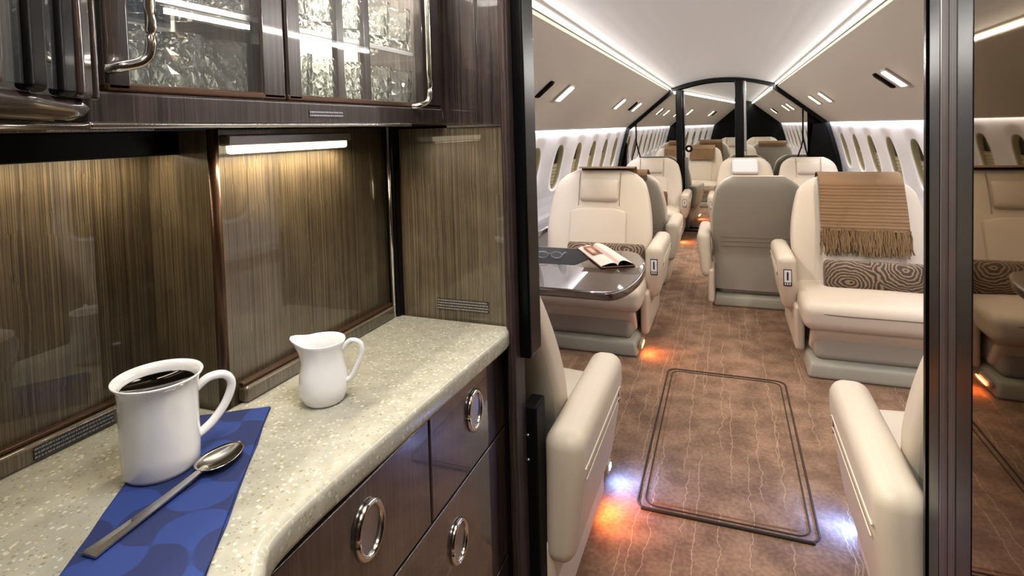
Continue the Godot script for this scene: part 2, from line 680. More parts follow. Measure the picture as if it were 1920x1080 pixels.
var winmesh := {}
func window_unit(s: int, zc: float):
	var w = struct("window_%d" % (used.get("window_n", 0) + 1), "oval cabin window with its tan shade partly drawn")
	used["window_n"] = used.get("window_n", 0) + 1
	w.position = Vector3(XC, 0, zc)
	if not winmesh.has(s):
		var n := 32
		var rows := []
		for f in [[1.0, 0.004], [0.97, 0.008], [0.955, 0.016], [0.94, 0.036], [0.93, 0.05]]:
			var row := []
			for j in n:
				var p := win_pt(TAU * j / n, f[0])
				row.append(Vector3(s * (wall_x(WCY + p.y) + f[1]), WCY + p.y, p.x))
			rows.append(row)
		var pane := PackedVector2Array()
		for j in n: pane.append(win_pt(TAU * j / n, 0.94) + Vector2(0, WCY))
		var fp := func(p: Vector2, h: float): return Vector3(s * (wall_x(p.y) + 0.044 + h), p.y, p.x)
		# pleated shade over the lower part, hung a little inside the pane
		var sr := []
		for i in 15:
			var y := WCY + 0.03 - 0.20 * i / 14.0
			var row := []
			for k in 2:
				row.append(Vector3(s * (wall_x(y) + 0.032 + (0.006 if i % 2 else 0.0)), y, -0.118 if k == 0 else 0.118))
			sr.append(row)
		winmesh[s] = [sheet(rows, true), slab(pane, 0.0, 0.006, 0.001, fp, 1), sheet(sr, false, false)]
	part("reveal", winmesh[s][0], M.reveal, w)
	part("pane", winmesh[s][1], M.darkpane, w)
	part("shade", winmesh[s][2], M.shade, w)

# ------------------------------------------------------------------ lamps of the cabin
func build_cabin_lights():
	for s in [-1, 1]:
		var side := "left" if s < 0 else "right"
		for seg in [[BULK - 0.06, DIV + 0.03]]:
			var z0: float = seg[0]
			var z1: float = seg[1]
			var ln := z0 - z1
			var t = thing("cove_light", "bright white light strip along the %s edge of the cabin ceiling" % side, "light strip", Vector3(XC + s * 0.617, 1.815, (z0 + z1) / 2), 0.0, "ceiling light strips")
			part("diffuser", rbox(Vector3(0.03, 0.02, ln), 0.006, 2), M.strip, t, Vector3.ZERO, Vector3(0, 0, s * 0.6))
			area(t.position + Vector3(-s * 0.012, -0.016, 0), Vector3(-s * 0.75, -0.55, 0), Vector3(0, 0, 1), Vector2(ln, 0.02), 0.62 * ln, Color(1.0, 0.98, 0.96), t)
			var v = thing("valance_light", "white light strip glowing above the %s windows" % side, "light strip", Vector3(XC + s * 1.172, 1.372, (z0 + z1) / 2), 0.0, "valance light strips")
			part("diffuser", box(Vector3(0.016, 0.012, ln)), M.strip, v)
			area(v.position + Vector3(0, -0.01, 0), Vector3(s * 0.12, -1, 0), Vector3(0, 0, 1), Vector2(ln, 0.014), 1.0 * ln, Color(0.96, 0.96, 1.0), v)
	# reading lights set in the sloping liners
	var sets := [[-1, [-3.38, -5.3, -6.35]], [1, [-3.5, -5.72, -6.35]]]
	var words := ["nearest the galley doorway", "second from the galley doorway", "farthest, by the mirrored bulkhead"]
	for g in sets:
		var s: int = g[0]
		for i in g[1].size():
			var nrm := Vector3(-s * 0.45, -0.55, 0).normalized()
			var at := Vector3(XC + s * 0.885, 1.571, g[1][i]) + nrm * 0.006
			var t = thing("reading_light", "glowing square reading light in the %s ceiling liner, %s" % ["left" if s < 0 else "right", words[i]], "light", at, 0.0, "reading lights in the ceiling liners")
			var rz := s * -0.689
			part("bezel", rbox(Vector3(0.15, 0.012, 0.11), 0.005, 2), M.liner, t, Vector3.ZERO, Vector3(0, 0, rz))
			part("lens", rbox(Vector3(0.125, 0.012, 0.085), 0.005, 2), M.lens, t, nrm * 0.006, Vector3(0, 0, rz))
			spot(at + nrm * 0.025, nrm + Vector3(0, -0.6, 0), 50, 0.45 if i < 3 else 0.3, Color(1.0, 0.90, 0.78), 0.04, t)
	# small dark air vents beside them
	for g in [[-1, -2.98, "dark slotted air vent in the left ceiling liner by the doorway"], [1, -3.72, "dark slotted air vent in the right ceiling liner by the reading light"], [-1, -6.12, "dark slotted air vent in the left ceiling liner by the mirrored bulkhead"]]:
		var s: int = g[0]
		var nrm := Vector3(-s * 0.45, -0.55, 0).normalized()
		var t = thing("air_vent", g[2], "vent", Vector3(XC + s * 0.885, 1.571, g[1]) + nrm * 0.006, 0.0, "air vents in the ceiling liners")
		part("frame", rbox(Vector3(0.13, 0.012, 0.05), 0.004, 2), M.blackmat, t, Vector3.ZERO, Vector3(0, 0, s * -0.689))
		for k in 3:
			part("slat", box(Vector3(0.11, 0.006, 0.004)), M.smoke, t, nrm * 0.007 + Vector3(0, 0, (k - 1) * 0.013), Vector3(0, 0, s * -0.689))

func floor_light(at: Vector3, m: Material, col: Color, e: float, dir: Vector3, label: String, aim := Vector3.ZERO):
	var t = thing("floor_light", label, "light", at, 0.0, "floor lights on the seat bases")
	var lw := 0.10 if m == M.amber else 0.03
	part("housing", rbox(Vector3(0.016, 0.04, lw + 0.02), 0.006, 2), M.base, t)
	part("lens", rbox(Vector3(0.008, 0.02, lw), 0.003, 2), m, t, dir * 0.008)
	area(at + dir * 0.018, dir + Vector3(0, -0.55, 0), Vector3(0, 0, 1), Vector2(lw, 0.02), e * 2.0, col, t)

# ------------------------------------------------------------------ seats
func back_half(y: float) -> float:
	if y < 0.62: return lerpf(0.35, 0.368, clampf((y - 0.36) / 0.26, 0, 1))
	var t := clampf((y - 0.62) / 0.42, 0, 1)
	return 0.368 - 0.085 * t * t

func back_z(y: float) -> float: return -0.09 - 0.36 * (y - 0.5)

func seat_meshes() -> Dictionary:
	var d := {}
	d.plinth = rbox(Vector3(0.70, 0.085, 0.66), 0.02, 2, func(p): return p * Vector3(1.0 - 0.05 * (p.y / 0.085 + 0.5), 1, 1.0 - 0.03 * (p.y / 0.085 + 0.5)))
	d.pedestal = rbox(Vector3(0.62, 0.2, 0.52), 0.04, 3)
	var puff := func(p: Vector3):
		var q := p
		var fx := 1.0 - pow(absf(p.x) / 0.37, 2.0)
		var fz := 1.0 - pow(absf(p.z) / 0.32, 2.0)
		if p.y > 0: q.y += 0.022 * clampf(fx, 0, 1) * clampf(fz + 0.3, 0, 1)
		if p.z > 0.1: q.z += 0.018 * clampf(fx + 0.2, 0, 1) * (1.0 - pow(absf(p.y) / 0.09, 2.0))
		return q
	d.cushion = rbox(Vector3(0.735, 0.145, 0.60), 0.05, 4, puff, 5)
	d.legrest = rbox(Vector3(0.65, 0.17, 0.09), 0.035, 3, func(p): return p + Vector3(0, 0, -0.12 * (0.5 - p.y / 0.17)), 2)
	# welt round the cushion front
	var wp := []
	for k in 25:
		var t := k / 24.0 * 2.0 - 1.0
		var x := t * 0.352
		wp.append(Vector3(x, 0.030, 0.3005 + 0.0165 * clampf(1.2 - t * t, 0.0, 1.0) - 0.022 * pow(absf(t), 8.0)))
	d.welt = tube(wp, 0.0035, 6)
	# back: lofted rounded rectangles
	var rows := []
	var shell := []
	for i in 22:
		var y := 0.33 + (1.045 - 0.33) * i / 21.0
		var e := 0.0
		e = pow(clampf((y - 0.925) / 0.12, 0, 1), 2.2)
		var hw := back_half(y) - 0.095 * e
		var th := 0.062 - 0.028 * e
		if i == 21: th = 0.006
		if i == 0: th = 0.02
		var yy := y - (0.006 if i == 21 else 0.0)
		var row := []
		var n := 40
		for j in n:
			var a := TAU * j / n
			var c := cos(a)
			var s := sin(a)
			var x := signf(c) * pow(absf(c), 0.32) * hw
			var z := signf(s) * pow(absf(s), 0.45) * th
			var dish := 0.012 * (1.0 - pow(absf(x) / hw, 2.0)) if s > 0 else 0.0
			row.append(Vector3(x, yy, back_z(yy) - 0.062 + z - dish))
		rows.append(row)
	for i in 26:
		# rear shell: pushed out a few millimetres, running straight down to the plinth
		var y := 0.125 + (1.036 - 0.125) * i / 25.0
		var e := pow(clampf((y - 0.925) / 0.12, 0, 1), 2.2)
		var hw := back_half(maxf(y, 0.5)) - 0.095 * e
		var th := 0.062 - 0.028 * e
		var yy := y
		var srow := []
		for j in 25:
			var a := PI + PI * j / 24.0
			var c := cos(a)
			var s := sin(a)
			var hw2 := hw - 0.010
			srow.append(Vector3(signf(c) * pow(absf(c), 0.32) * hw2, yy, back_z(maxf(yy, 0.40)) - 0.062 + signf(s) * pow(absf(s), 0.45) * (th + 0.010)))
		shell.append(srow)
	d.back = sheet(rows, true, true, true)
	d.shell = sheet(shell, false, true)
	# padded centre panel and headrest lie on the front of the back
	var tilt := atan(0.36)
	d.tilt = tilt
	d.pad = rbox(Vector3(0.40, 0.40, 0.035), 0.017, 3, func(p): return p + Vector3(0, -0.03 * pow(absf(p.x) / 0.2, 4.0) if p.y > 0.12 else 0.0, 0.008 * (1.0 - pow(p.x / 0.2, 2.0))), 4)
	d.head = rbox(Vector3(0.275, 0.165, 0.06), 0.028, 3, func(p): return p + Vector3(0, 0, 0.012 * (1.0 - pow(p.y / 0.083, 2.0)) if p.z > 0 else 0.0), 3)
	var hs := []
	for k in 8:
		var y := lerpf(0.80, 1.025, k / 7.0)
		hs.append(Vector3(0, y, back_z(y) - 0.0105 - (0.012 if k == 7 else 0.0)))
	d.headseam = tube(hs, 0.003, 6)
	# arm: thick pad, outer face sloping in towards the base (built for the +x side)
	d.arm = rbox(Vector3(0.105, 0.34, 0.57), 0.042, 4, func(p):
		var q: Vector3 = p
		var dn := clampf((0.08 - p.y) / 0.25, 0, 1)
		q.x -= 0.035 * dn * lerpf(0.2, 1.0, clampf(p.x / 0.105 + 0.5, 0, 1))
		if p.z > 0: q.z -= 0.06 * pow(clampf((0.03 - p.y) / 0.2, 0, 1), 1.5) * clampf(p.z / 0.2, 0, 1)
		return q, 5)
	var sp := []
	for k in 15:
		var z := 0.235 - 0.50 * k / 14.0
		sp.append(Vector3(0.053, 0.085 - (0.0 if k > 0 else 0.02), z))
	d.armstitch = tube(sp, 0.0022, 5)
	var sp2 := []
	for k in 15:
		sp2.append(Vector3(0.0525, 0.055 - (0.0 if k > 0 else 0.02), 0.225 - 0.48 * k / 14.0))
	d.armstitch2 = tube(sp2, 0.0016, 5)
	d.control = rbox(Vector3(0.044, 0.10, 0.006), 0.002, 2)
	d.plate = rbox(Vector3(0.036, 0.072, 0.006), 0.002, 2)
	d.screen = rbox(Vector3(0.009, 0.05, 0.006), 0.002, 2)
	d.button = rbox(Vector3(0.007, 0.012, 0.005), 0.001, 1)
	d.groove = rbox(Vector3(0.56, 0.005, 0.006), 0.002, 1)
	d.skirt = rbox(Vector3(0.05, 0.26, 0.62), 0.02, 3)
	d.sideslot = rbox(Vector3(0.004, 0.05, 0.008), 0.0015, 1)
	return d

var SM := {}
func seat(label: String, at: Vector3, turn: float, arms := [true, true], sc := 1.0, wide := true, group := "cream leather cabin seats"):
	# faces +z when turn is 0
	var t = thing("cabin_seat", label, "seat", at, turn, group)
	var sx := 1.0 if wide else 0.87
	if SM.is_empty(): SM = seat_meshes()
	t.scale = Vector3(sx, sc, 1)
	part("plinth", SM.plinth, M.base, t, Vector3(0, 0.0425, 0.09))
	part("pedestal", SM.pedestal, M.shell, t, Vector3(0, 0.18, 0.10))
	var lg = part("legrest", SM.legrest, M.leather, t, Vector3(0, 0.185, 0.365))
	var cu = part("seat_cushion", SM.cushion, M.leather, t, Vector3(0, 0.335, 0.13))
	part("welt", SM.welt, M.seam, cu)
	var bk = part("backrest", SM.back, M.leather, t)
	var y1 := 0.60
	part("back_pad", SM.pad, M.leather, bk, Vector3(0, y1, back_z(y1) - 0.006), Vector3(-SM.tilt, 0, 0))
	var y2 := 0.905
	part("headrest", SM.head, M.leather, bk, Vector3(0, y2, back_z(y2) - 0.012), Vector3(-SM.tilt, 0, 0))
	for s in [-1, 1]:
		part("seam", SM.headseam, M.seam, bk, Vector3(s * 0.145, 0, 0))
	var sh = part("rear_shell", SM.shell, M.shell, t)
	for k in 3:
		var y := [0.475, 0.515, 0.55][k] as float
		part("groove", SM.groove, M.seam, sh, Vector3(0, y, back_z(y) - 0.133), Vector3(-SM.tilt, 0, 0))
	for s in [-1, 1]:
		if not arms[0 if s < 0 else 1]: continue
		part("side_skirt", SM.skirt, M.leather, t, Vector3(s * 0.362, 0.20, -0.09))
		var a = part("armrest", SM.arm, M.leather, t, Vector3(s * 0.418, 0.435, -0.12), Vector3.ZERO)
		if s < 0: a.scale.x = -1
		part("stitching", SM.armstitch, M.stitch, a)
		part("stitching", SM.armstitch2, M.stitch, a)
		part("slot", SM.sideslot, M.blackmat, a, Vector3(0.049, 0.06, 0.20))
		part("control_panel", SM.control, M.display, a, Vector3(0, 0.045, 0.284))
		part("face_plate", SM.plate, M.china, a, Vector3(0, 0.053, 0.286))
		part("screen", SM.screen, M.display, a, Vector3(0, 0.055, 0.288))
		for k in 3:
			part("button", SM.button, M.china, a, Vector3((k - 1) * 0.012, 0.008, 0.287))
	return t

func throw_on(seat_node, x: float, wide: float, front_y: float, label: String, fringed := true, rear_y := 0.75):
	# a woven throw laid over the top of a seat back, in the seat's own frame, kept as a thing of its own
	var t = thing("throw_blanket", label, "blanket", seat_node.position, seat_node.rotation.y)
	t.scale = seat_node.scale
	var path := []
	for k in 13: 
		var y := lerpf(rear_y, 1.02, k / 12.0)
		path.append(Vector2(back_z(y) - 0.062 - 0.062 - 0.022, y))
	path.append(Vector2(back_z(1.04) - 0.108, 1.056))
	path.append(Vector2(back_z(1.04) - 0.062, 1.066))
	path.append(Vector2(back_z(1.04) - 0.014, 1.058))
	var nf := 44
	if front_y > 0.99: nf = -1
	else: path.append(Vector2(back_z(1.01) + 0.032, 1.025))
	for k in nf + 1:
		var y := lerpf(1.005, front_y, float(k) / nf)
		path.append(Vector2(back_z(y) + 0.048 + 0.002 * (k % 2), y))
	var rows := []
	for i in path.size():
		var row := []
		for j in 25:
			var u := j / 24.0 - 0.5
			var wob := 0.004 * sin(u * 19.0 + 1.0) + 0.003 * sin(u * 41.0 + i * 0.15)
			var rib := 0.0035 * sin(i * 2.1) if i > 17 else 0.0
			row.append(Vector3(x + u * wide * (1.0 + 0.0006 * i), path[i].y, path[i].x + wob + rib + 0.004))
		rows.append(row)
	var under := []
	for i in path.size():
		var row := []
		for j in 25: row.append(rows[i][j] + Vector3(0, 0, -0.008))
		under.append(row)
	var st := begin(true)
	put_sheet(st, rows)
	put_sheet(st, under)
	part("cloth", finish(st), M.throw, t)
	if fringed:
		rng.seed = 19
		for layer in 2:
			var fs := begin(true)
			for k in 150:
				var u := rng.randf() - 0.5
				var px := x + u * wide * 1.03
				var y0 := front_y + rng.randf_range(0.0, 0.012)
				var ln := rng.randf_range(0.09, 0.155)
				var pts := []
				var sway := rng.randf_range(-0.014, 0.014)
				for q in 5:
					var f := q / 4.0
					var y := y0 - ln * f
					pts.append(Vector3(px + sway * f * f + 0.004 * sin(f * 7.0 + k), y, back_z(y) + 0.05 + 0.006 * layer + 0.004 * sin(k * 1.7)))
				var r := 0.0030
				var rws := []
				for p in pts:
					var rw := []
					for j in 4:
						rw.append(p + Vector3(cos(TAU * j / 4) * r, 0, sin(TAU * j / 4) * r))
					rws.append(rw)
				put_sheet(fs, rws, true)
			meta(part("fringe", finish(fs), M.fringe if layer == 0 else M.fringe2, t), "", "", "", "stuff")
	return t

func pillow(at: Vector3, size: Vector3, rot: Vector3, m: Material, label: String):
	var t = thing("lumbar_pillow", label, "pillow", at)
	t.rotation = rot
	var f := func(p: Vector3):
		var fx := clampf(1.0 - pow(absf(p.x) / (size.x * 0.5), 3.0), 0, 1)
		var fy := clampf(1.0 - pow(absf(p.y) / (size.y * 0.5), 2.5), 0, 1)
		return Vector3(p.x * (1.0 - 0.03 * (1.0 - fy)), p.y * (1.0 - 0.05 * fx * 0.3), p.z * (0.16 + 0.84 * sqrt(fx * fy)))
	part("cover", rbox(size, 0.02, 3, f, 14), m, t)
	var pts := []
	for k in 41:
		var a := TAU * k / 40
		var c := cos(a)
		var s := sin(a)
		pts.append(Vector3(signf(c) * pow(absf(c), 0.25) * size.x * 0.49, signf(s) * pow(absf(s), 0.25) * size.y * 0.48, 0))
	part("piping", tube(pts, 0.005, 6, 1.0, Vector3(0, 0, 1)), M.brown, t)
	return t

func build_seats():
	var near_l = seat("cream leather seat backing onto the galley doorway, left of the aisle", Vector3(-0.80, 0, -1.69), PI)
	var near_r = seat("cream leather seat backing onto the galley doorway, right of the aisle", Vector3(0.74, 0, -1.69), PI)
	var l1 = seat("cream leather seat behind the dark wood table, facing the galley", Vector3(-0.845, 0, -3.69), 0, [false, true])
	var r1 = seat("cream leather seat with a brown fringed throw over its back", Vector3(0.735, 0, -3.69), 0, [true, false], 0.965)
	var mid_r = seat("taupe-backed seat facing away, beside the seat with the fringed throw", Vector3(0.20, 0, -4.64), PI, [true, true], 0.945, false)
	var mid_l = seat("seat facing away, mostly hidden behind the seat at the table", Vector3(-0.84, 0, -5.1), PI, [true, false], 0.93)
	var l2 = seat("cream seat with a brown pillow left of the aisle, before the mirrored bulkhead", Vector3(-0.88, 0, -6.98), 0, [false, true], 0.91)
	var r2a = seat("cream seat with a pale headrest cover, just before the mirrored bulkhead", Vector3(0.20, 0, -6.85), 0, [true, false], 0.91, false)
	var r2b = seat("cream seat by the right windows, just before the mirrored bulkhead", Vector3(0.86, 0, -6.85), 0, [false, false], 0.91, false)
	throw_on(r1, 0.02, 0.44, 0.72, "brown ribbed throw with a long fringe draped over a cream seat back", true, 0.96)
	throw_on(l1, 0.04, 0.40, 0.995, "plain brown throw hung over the back of the seat behind the table", false, 0.70)
	throw_on(mid_l, -0.03, 0.40, 0.80, "brown throw on the seat facing away, seen in the mirrored door", false, 0.97)
	# linen cover on one headrest
	var hc = thing("headrest_cover", "pale lilac-white cloth cover on the headrest of a far aisle seat", "cloth", r2a.position, 0.0)
	hc.scale = r2a.scale
	part("cloth", rbox(Vector3(0.33, 0.19, 0.075), 0.03, 3), M.wallw, hc, Vector3(0, 0.93, back_z(0.93) + 0.016), Vector3(-SM.tilt, 0, 0))
	pillow(Vector3(0.765, 0.455, -3.65), Vector3(0.50, 0.19, 0.15), Vector3(-0.30, 0, 0), M.pillow, "brown lumbar pillow with tan swirls, under the fringed throw")
	pillow(Vector3(-0.76, 0.49, -3.67), Vector3(0.52, 0.19, 0.14), Vector3(-0.30, 0, 0), M.pillow, "brown swirl-patterned lumbar pillow on the seat behind the table")
	pillow(Vector3(-0.88, 0.46, -6.96), Vector3(0.42, 0.20, 0.13), Vector3(-0.30, 0, 0), M.brown, "plain brown pillow on the left seat before the mirrored bulkhead")
	# floor lights on the seat bases
	floor_light(Vector3(-0.487, 0.055, -3.36), M.amber, Color(1.0, 0.55, 0.28), 0.05, Vector3(1, 0, 0), "amber floor light on the base of the seat behind the table")
	floor_light(Vector3(-0.438, 0.055, -1.90), M.amber, Color(1.0, 0.55, 0.28), 0.07, Vector3(1, 0, 0), "amber floor light on the base of the near left seat")
	floor_light(Vector3(-0.438, 0.060, -2.08), M.cool, Color(0.42, 0.60, 1.0), 0.085, Vector3(1, 0, 0), "cool white floor light at the front of the near left seat base")
	floor_light(Vector3(0.398, 0.060, -2.08), M.cool, Color(0.42, 0.60, 1.0), 0.085, Vector3(-1, 0, 0), "cool white floor light on the base of the near right seat")
	floor_light(Vector3(-0.518, 0.055, -6.72), M.amber, Color(1.0, 0.55, 0.28), 0.06, Vector3(1, 0, 0), "amber floor light on the left seat base before the mirrored bulkhead")

# ------------------------------------------------------------------ table
func build_table():
	var t = thing("side_table", "glossy dark wood table beside the left windows with a rounded aisle end", "table", Vector3(0, 0, 0))
	var pts := [Vector2(-0.47, -2.245), Vector2(-0.425, -2.265), Vector2(-0.385, -2.36), Vector2(-0.362, -2.55), Vector2(-0.375, -2.78), Vector2(-0.43, -2.97), Vector2(-0.50, -3.045)]
	var poly := PackedVector2Array([Vector2(-1.31, -3.05), Vector2(-1.31, -2.245)])
	for p in curve(pts, 4): poly.append(p)
	part("table_top", slab(poly, 0.642, 0.68, 0.012, plan, 4), M.table, t)
	var inl := PackedVector2Array([Vector2(-1.22, -3.02), Vector2(-1.22, -2.66), Vector2(-0.70, -2.66), Vector2(-0.60, -3.02)])
	part("leather_inlay", slab(inl, 0.6795, 0.6815, 0.0008, plan, 1), M.blackmat, t)
	part("wall_bracket", rbox(Vector3(0.10, 0.10, 0.60), 0.02, 2), M.black, t, Vector3(-1.26, 0.60, -2.65))
	# open magazine
	var b = thing("magazine", "open magazine with curled pages on the dark table", "magazine", Vector3(-0.595, 0.682, -2.855), deg_to_rad(28.8))
	part("cover", rbox(Vector3(0.17, 0.006, 0.45), 0.002, 1), M.brown, b, Vector3(0, 0.003, 0))
	for s in [-1, 1]:
		var rows := []
		for i in 9:
			var u := i / 8.0
			var row := []
			for j in 2:
				row.append(Vector3(s * 0.082 * u, 0.008 + 0.022 * sin(PI * pow(u, 0.6)) * (1.0 if s > 0 else 0.6), -0.215 if j == 0 else 0.215))
			rows.append(row)
		var low := []
		for i in range(8, -1, -1):
			low.append([Vector3(s * 0.082 * i / 8.0, 0.006, -0.215), Vector3(s * 0.082 * i / 8.0, 0.006, 0.215)])
		rows.append_array(low)
		var closed := []
		for i in rows.size(): closed.append(rows[i])
		part("pages", sheet(closed, false, false), M.paper, b)
	var pict := mat(Color.WHITE, 0.6)
	var pi_ := Image.create(32, 32, false, Image.FORMAT_RGB8)
	pi_.fill(Color(0.55, 0.30, 0.22))
	pi_.fill_rect(Rect2i(4, 6, 14, 18), Color(0.75, 0.62, 0.52))
	pi_.fill_rect(Rect2i(18, 3, 10, 12), Color(0.22, 0.12, 0.10))
	pict.albedo_texture = tex(pi_)
	part("printed_picture", rbox(Vector3(0.055, 0.0015, 0.20), 0.0005, 1), pict, b, Vector3(-0.038, 0.0225, -0.08))
	# spectacles
	var g = thing("eyeglasses", "thin-framed eyeglasses lying on the black table inlay", "glasses", Vector3(-0.86, 0.683, -2.76), 0.1)
	for s in [-1, 1]:
		var ring := []
		for k in 25:
			var a := TAU * k / 24
			ring.append(Vector3(s * 0.036 + cos(a) * 0.028, 0.018 + sin(a) * 0.016, 0.0))
		part("rim", tube(ring, 0.0022, 6, 1.0, Vector3(0, 0, 1)), M.steel, g)
		var lp := PackedVector2Array()
		for k in 20: lp.append(Vector2(s * 0.036 + cos(TAU * k / 20) * 0.026, 0.018 + sin(TAU * k / 20) * 0.0145))
		part("lens", slab(lp, -0.0008, 0.0008, 0.0003, front, 1), M.pane, g)
		part("temple", tube([Vector3(s * 0.066, 0.02, 0), Vector3(s * 0.068, 0.018, -0.07), Vector3(s * 0.066, 0.003, -0.13)], 0.0018, 6), M.steel, g)
	part("bridge", tube([Vector3(-0.009, 0.022, 0), Vector3(0, 0.026, 0.002), Vector3(0.009, 0.022, 0)], 0.0018, 6), M.steel, g)

# ------------------------------------------------------------------ dividers
func build_dividers():
	var sec := half_section()
	var loop := []
	for i in range(sec.size() - 1, -1, -1): loop.append(Vector2(XC - sec[i].x, sec[i].y))
	for i in range(1, sec.size()): loop.append(Vector2(XC + sec[i].x, sec[i].y))
	var t = thing("mirrored_bulkhead", "arched mirrored bulkhead at the far end with a thin black frame and posts", "partition", Vector3(0, 0, DIV))
	var path := []
	for p in loop: path.append(Vector3(p.x * 0.985 + XC * 0.015, p.y * 0.988, 0))
	var rows := []
	for i in path.size():
		var d: Vector3 = (path[mini(i + 1, path.size() - 1)] - path[maxi(i - 1, 0)]).normalized()
		var n := Vector3(-d.y, d.x, 0)
		rows.append([path[i] + n * 0.02 + Vector3(0, 0, 0.03), path[i] - n * 0.02 + Vector3(0, 0, 0.03), path[i] - n * 0.02 - Vector3(0, 0, 0.03), path[i] + n * 0.02 - Vector3(0, 0, 0.03)])
	part("arch_frame", sheet(rows, true, false, true), M.black, t)
	part("post", rbox(Vector3(0.075, 1.80, 0.07), 0.01, 2), M.black, t, Vector3(-0.558, 0.9, 0))
	part("post", rbox(Vector3(0.095, 1.885, 0.07), 0.01, 2), M.black, t, Vector3(0.15, 0.9425, 0.01))
	# mirrored door leaf hinged on the left post, a few degrees ajar
	var ph := deg_to_rad(-4.4)
	var lw := 0.74
	var lf = part("door_leaf", box(Vector3(lw, 1.80, 0.012)), M.glassmirror, t, Vector3(-0.53 + lw / 2 * cos(ph), 0.92, -0.095 - lw / 2 * sin(ph)), Vector3(0, ph, 0))
	part("door_edge", rbox(Vector3(0.05, 0.93, 0.02), 0.006, 2), M.steel, lf, Vector3(-lw / 2 + 0.045, -0.45, 0.012))
	var ring := []
	for k in 25: ring.append(Vector3(cos(TAU * k / 24) * 0.034, sin(TAU * k / 24) * 0.034, 0))
	part("ring_pull", tube(ring, 0.013, 8, 1.0, Vector3(0, 0, 1)), M.black, lf, Vector3(-lw / 2 + 0.08, 0.125, 0.018))
	part("edge_strip", rbox(Vector3(0.032, 0.86, 0.03), 0.008, 2), M.steel, t, Vector3(0.216, 1.44, 0.02))
	part("threshold", rbox(Vector3(0.62, 0.02, 0.12), 0.006, 2), M.black, t, Vector3(-0.2, 0.01, 0.03))
	# smoked side panels hugging the walls
	for s in [-1, 1]:
		var pg := PackedVector2Array()
		var inn: float = -1.215 if s < 0 else 0.905
		for k in 14:
			var y := 1.33 - 1.33 * k / 13.0
			pg.append(Vector2(XC + s * (wall_x(y) - 0.02), y))
		pg.append(Vector2(inn, 0.0)); pg.append(Vector2(inn, 0.7)); pg.append(Vector2(inn + 0.02 * (1 if s > 0 else 0), 1.05)); pg.append(Vector2(inn + 0.05 * s, 1.33))
		part("smoked_panel", slab(pg, -0.015, 0.015, 0.003, front, 1), M.smoke, t)
	# panes
	var gp := func(x0: float, x1: float, nm: String, back: float):
		var pg := PackedVector2Array()
		for k in 16:
			var x := lerpf(x0, x1, k / 15.0)
			pg.append(Vector2(x, section_top(absf(x - XC)) - 0.03))
		pg.append(Vector2(x1, 0.02)); pg.append(Vector2(x0, 0.02))
		part(nm, slab(pg, -0.010 - back, -back, 0.001, front, 1), M.glassmirror, t)
	gp.call(-1.23, -0.60, "mirror_pane", 0.0)
	gp.call(-0.60, 0.205, "mirror_pane", 0.115)
	gp.call(0.205, 0.90, "mirror_pane", 0.0)
	# slender branching bars on the mirror
	for s in [-1, 1]:
		var x: float = -1.105 if s < 0 else 0.853
		part("mullion", tube([Vector3(x, section_top(absf(x - XC)) - 0.02, 0), Vector3(x - 0.002, 1.15, 0)], 0.010, 6), M.black, t)
		part("mullion", tube(curve([Vector3(x, 1.15, 0), Vector3(x - 0.02, 1.05, 0), Vector3(x - 0.07, 0.86, 0), Vector3(x - 0.10, 0.4, 0), Vector3(x - 0.10, 0.02, 0)], 4), 0.009, 6), M.black, t)
		part("mullion", tube(curve([Vector3(x, 1.15, 0), Vector3(x + 0.02, 1.05, 0), Vector3(x + 0.06, 0.86, 0), Vector3(x + 0.09, 0.4, 0), Vector3(x + 0.09, 0.02, 0)], 4), 0.009, 6), M.black, t)

func section_top(hx: float) -> float:
	if hx < 0.6: return 1.925 - 0.105 * pow(hx / 0.6, 2.0)
	return 1.80 - (hx - 0.6) * (0.448 / 0.55)

